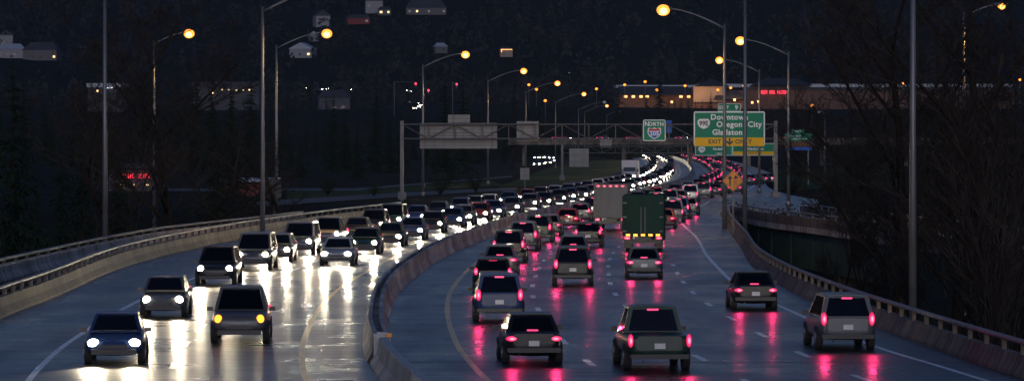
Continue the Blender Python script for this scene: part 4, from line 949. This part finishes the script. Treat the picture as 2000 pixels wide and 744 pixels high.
def make_truck(paint, boxcol, amber=True):
    pm, bx = M['paint_' + paint], M['truck_' + boxcol]
    root = bpy.data.objects.new('box_truck', None); C.objects.link(root)
    def emit(n, mb, m, parent=None, smooth=False): return mb.build(n, m, parent or root, smooth=smooth)
    mb = MB(); mb.prism([(-1.22, .95), (1.22, .95), (1.25, 1.0), (1.25, 3.35), (1.20, 3.4), (-1.20, 3.4), (-1.25, 3.35), (-1.25, 1.0)], -4.3, 1.5); cb = emit('cargo_box', mb, bx)
    for s in (-1, 1): mb = MB(); mb.box((s*.59, -4.33, 2.15), (1.14, .05, 2.2)); dr = emit('rear_door', mb, bx); mb = MB(); mb.box((s*.12, -4.38, 1.9), (.05, .05, 1.6)); emit('lock_rod', mb, M['rust'], dr)
    mb = MB(); rs = []
    for y, w, zb, zt in ((1.65, 1.02, .5, 2.45), (2.6, 1.02, .5, 2.5), (3.1, 1.0, .5, 1.75), (3.9, .95, .55, 1.45), (4.05, .85, .6, 1.3)): rs.append([(w, y, zb), (w, y, zt*.62), (w*.9, y, zt), (-w*.9, y, zt), (-w, y, zt*.62), (-w, y, zb)])
    mb.rings(rs); emit('cab', mb, pm)
    mb = MB(); mb.add([(-.86, 2.72, 2.35), (.86, 2.72, 2.35), (.90, 3.16, 1.72), (-.90, 3.16, 1.72), (-.86, 2.66, 2.33), (.86, 2.66, 2.33), (.90, 3.08, 1.68), (-.90, 3.08, 1.68)], [(0,1,2,3), (7,6,5,4), (0,4,5,1), (1,5,6,2), (2,6,7,3), (3,7,4,0)]); emit('windscreen', mb, M['glass'])
    for s in (-1, 1):
        for zz in (1.25, 2.1, 2.95): mb = MB(); mb.box((s*1.10, -4.37, zz), (.22, .05, .09)); emit('hinge', mb, M['rust'])
        mb = MB(); mb.box((s*.92, -3.4, .52), (.5, .03, .62)); emit('mudflap', mb, M['trim'])
    mb = MB(); mb.box((0, -1, .8), (1.0, 7.0, .22)); emit('chassis', mb, M['trim'])
    mb = MB(); mb.box((0, -4.2, .62), (2.2, .12, .18)); emit('rear_bumper', mb, M['trim'])
    mb = MB(); mb.box((0, 4.02, .62), (1.9, .16, .3)); emit('front_bumper', mb, M['chrome'])
    for s in (-1, 1):
        mb = MB(); mb.ell((s*.70, 4.0, 1.0), (.17, .14, .13), 12, 8); emit('headlight', mb, M['head'], smooth=True)
        mb = MB(); mb.box((s*.95, -4.28, .84), (.34, .08, .16)); emit('tail_light', mb, M['tail'])
        mb = MB(); mb.box((s*1.25, 2.6, 1.9), (.22, .12, .42)); emit('mirror', mb, M['trim'])
        for yy in (-2.7, 3.0):
            mb = MB(); mb.cyl((s*.92, yy, .48), .48, .3, 'X', 16); ty = emit('wheel', mb, M['tyre']); mb = MB(); mb.cyl((s*1.06, yy, .48), .28, .06, 'X', 10); emit('rim', mb, M['rim'], ty)
    for i in range(5): mb = MB(); mb.box((-.9 + .45*i, -4.34, 3.3 if not amber else 1.02), (.24, .06, .12)); emit('marker_light', mb, M['amber'] if amber else M['tail'])
    mb = MB(); mb.box((-.45, -4.30, .86), (.32, .03, .16)); emit('number_plate', mb, M['plate'])
    for s in (-1, 1):
        add_light('headlight_beam', outbeam, root, (s*.7, 4.2, 1.0), (R(90 - 2.2), 0, 0)); add_light('tail_glow', tailg, root, (s*.95, -4.36, .84), (R(-90), 0, 0))
    return root
cache = {}
farbeam = beam.copy(); farbeam.energy = 3000.; farbeam.shadow_soft_size = .3
def vehicle(kind, paint, D, off, fwd, label, group, merged=False, mode='head', cat=None, x=None, rz=None, z=0.):
    key = (kind, paint, merged, mode)
    if key in cache: o = copy_tree(cache[key])
    else: o = cache[key] = make_vehicle(kind, paint, merged, mode)
    slope = math.atan((cen(D + 2) - cen(D - 2)) / 4)
    o.location = (cen(D) + off if x is None else x, D, z); o.rotation_euler = (0, 0, (-slope if fwd else math.pi - slope) if rz is None else rz)
    tag(o, label, cat or {'sedan': 'car', 'hatch': 'car', 'suv': 'car', 'pickup': 'pickup', 'van': 'van'}[kind], group); return o
words = ['nearest', 'second', 'third', 'fourth', 'fifth', 'sixth', 'seventh', 'eighth', 'ninth', 'tenth', 'eleventh', 'twelfth', 'thirteenth', 'fourteenth', 'fifteenth', 'sixteenth',
         'seventeenth', 'eighteenth', 'nineteenth', 'twentieth', '21st', '22nd', '23rd', '24th', '25th', '26th', '27th', '28th', '29th', '30th', '31st', '32nd', '33rd', '34th', '35th']
nice = dict(sedan='sedan', hatch='hatchback', suv='tall car', pickup='pickup', van='van')
rnd = random.Random(42)
def lane(spec, off, fwd, where, group):
    for i, (D, kind, paint, mode) in enumerate(spec):
        st = ('with pink-red tail lights' if fwd else 'with headlights lit') if mode == 'head' else 'with amber lights lit'
        vehicle(kind, paint, D, off + rnd.uniform(-.18, .18), fwd, f'{paint} {nice[kind]} {st}, {words[i]} in {where}', group, mode='out' if fwd else mode)
def fill(D0, D1, gap, kinds=('sedan', 'suv', 'hatch', 'sedan', 'pickup', 'van', 'hatch'), paints=('black', 'grey', 'black', 'grey', 'blue', 'silver', 'green', 'red')):
    out = []; D = D0
    while D < D1: out.append((D, rnd.choice(kinds), rnd.choice(paints), 'head')); D += gap * rnd.uniform(.8, 1.25)
    return out
lane([(119, 'sedan', 'blue', 'head'), (149, 'hatch', 'grey', 'head'), (181, 'suv', 'black', 'head')] + fill(202, 300, 15) + fill(306, 575, 15, ('sedan', 'hatch', 'sedan')), -8.3, False, 'the oncoming lane beside the left shoulder', 'oncoming cars in the lane by the left shoulder')
lane([(131, 'pickup', 'grey', 'amber')] + [(208, 'sedan', 'silver', 'head')] + fill(228, 300, 15) + fill(304, 575, 15, ('sedan', 'hatch', 'sedan')), -4.4, False, 'the oncoming lane beside the median', 'oncoming cars in the lane by the median')
lane([(119, 'sedan', 'black', 'head'), (146, 'suv', 'blue', 'head'), (172, 'hatch', 'black', 'head'), (194, 'sedan', 'grey', 'head'), (214, 'suv', 'black', 'head')] + fill(236, 430, 18), 4.5, True, 'the departing lane beside the median', 'departing cars in the lane by the median')
lane([(116, 'pickup', 'green', 'head'), (181, 'suv', 'black', 'head'), (213, 'sedan', 'grey', 'head'), (243, 'hatch', 'black', 'head')] + fill(318, 430, 18), 8.15, True, 'the second departing lane from the median', 'departing cars in the second lane')
lane([(190, 'sedan', 'grey', 'head'), (262, 'suv', 'grey', 'head'), (292, 'sedan', 'red', 'head')] + fill(312, 345, 18), 11.75, True, 'the third departing lane from the median', 'departing cars in the third lane')
lane([(127, 'suv', 'grey', 'head'), (156, 'sedan', 'black', 'head')], 15.2, True, 'the departing lane beside the right parapet', 'departing cars in the lane by the right parapet')
def truck(o, D, off, fwd, label):
    slope = math.atan((cen(D + 2) - cen(D - 2)) / 4); o.location = (cen(D) + off, D, 0); o.rotation_euler = (0, 0, -slope if fwd else math.pi - slope); tag(o, label, 'truck')
truck(make_truck('grey', 'grey', False), 288, 8.15, True, 'grey box truck seen from behind in the middle of the departing lanes')
truck(make_truck('black', 'green', True), 236, 11.75, True, 'dark green box truck with a row of amber lights seen from behind')
truck(make_truck('white', 'white', False), 585, -8.3, False, 'white box truck coming round the bend at the end of the headlights')
# farther traffic: too small to show parts
for off, fwd, D0, D1, gap, lb, gr in ((-8.3, False, 600, 1500, 22, 'tiny far car with lit headlights on the distant bend', 'far oncoming cars on the distant bend'), (-4.4, False, 590, 1500, 22, 'tiny far car with lit headlights on the distant bend', 'far oncoming cars on the distant bend'),
                                 (4.5, True, 445, 1300, 26, 'tiny far car with pink tail lights on the distant bend', 'far departing cars on the distant bend'), (8.15, True, 440, 1100, 30, 'tiny far car with pink tail lights on the distant bend', 'far departing cars on the distant bend')):
    D = D0
    while D < D1: vehicle(rnd.choice(('sedan', 'suv')), rnd.choice(('silver', 'grey', 'black')), D, off, fwd, lb, gr, merged=True, mode='head' if fwd else 'far'); D += gap * rnd.uniform(.75, 1.3)
for px, D in ((1468, 560), (1478, 566), (1492, 575), (1504, 580), (1425, 500), (1440, 470), (1410, 520), (1400, 452)):
    vehicle('sedan', 'grey', D, 0, True, 'tiny far car with pink tail lights on the ramp right of the merge sign', 'cars on the far ramp', merged=True, x=at(px, D), rz=-.2)
for i, (px, py) in enumerate(((1048, 302), (1058, 304), (1068, 307), (1077, 312), (1078, 318), (1070, 322), (1058, 324), (1048, 325))):
    D = 7.1 * F / (py - 268 + .01)
    D = min(D, 1235 + 12 * i); vehicle('sedan', 'silver', D, 0, False, 'tiny far car with lit headlights on the loop road left of the bend', 'cars on the loop road', merged=True, x=at(px, D), z=P(px, py, D).z - .65 if False else -.28, rz=math.pi)
for i in range(9):
    vehicle('sedan', 'silver', 980, 0, False, 'tiny far car with lit headlights seen under the overpass', 'cars on the road under the overpass', merged=True, x=at(1050 + 9.5 * i, 980), z=2.6, rz=math.pi) if False else None
for i, x in enumerate((5, 12, 22, 30, 41, 52, 66)):
    vehicle('sedan', rnd.choice(('red', 'grey')), 931.5, 0, True, 'tiny far car crossing the overpass', 'cars on the overpass', merged=True, x=x, z=5.96, rz=-math.pi / 2 if i % 2 else -.4)
for px, py in ((794, 181), (803, 182), (852, 181), (858, 183), (800, 203), (808, 203), (815, 205), (820, 208), (818, 212), (811, 214), (596, 177), (602, 178), (621, 178), (629, 178), (640, 178.5), (651, 179), (689, 178)):
    p = hit(px, py, 1740); clearz = terr(p.x, p.y)
    vehicle('sedan', 'silver', p.y, 0, False, 'tiny far car with lights on in the streets at the foot of the hill', 'cars in the streets at the foot of the hill', merged=True, x=p.x, z=clearz, rz=math.pi + rnd.uniform(-.4, .4))
print('objects', len(bpy.data.objects))

# ------------------------------------------------------------------ damp evening air
HAZE = 0.00003
if HAZE:
    mb = MB(); mb.box((0, 1820, 145), (3300, 3920, 310)); hm = bpy.data.materials.new('evening_haze'); hm.use_nodes = True; t_ = hm.node_tree; t_.nodes.clear()
    pv = t_.nodes.new('ShaderNodeVolumePrincipled'); pv.inputs['Density'].default_value = HAZE; pv.inputs['Color'].default_value = (.68, .80, 1, 1); pv.inputs['Anisotropy'].default_value = .3
    oo = t_.nodes.new('ShaderNodeOutputMaterial'); t_.links.new(pv.outputs[0], oo.inputs['Volume'])
    hz_ = mb.build('haze', hm); hz_['kind'] = 'stuff'; hz_['label'] = 'thin bluish evening haze over the whole valley'
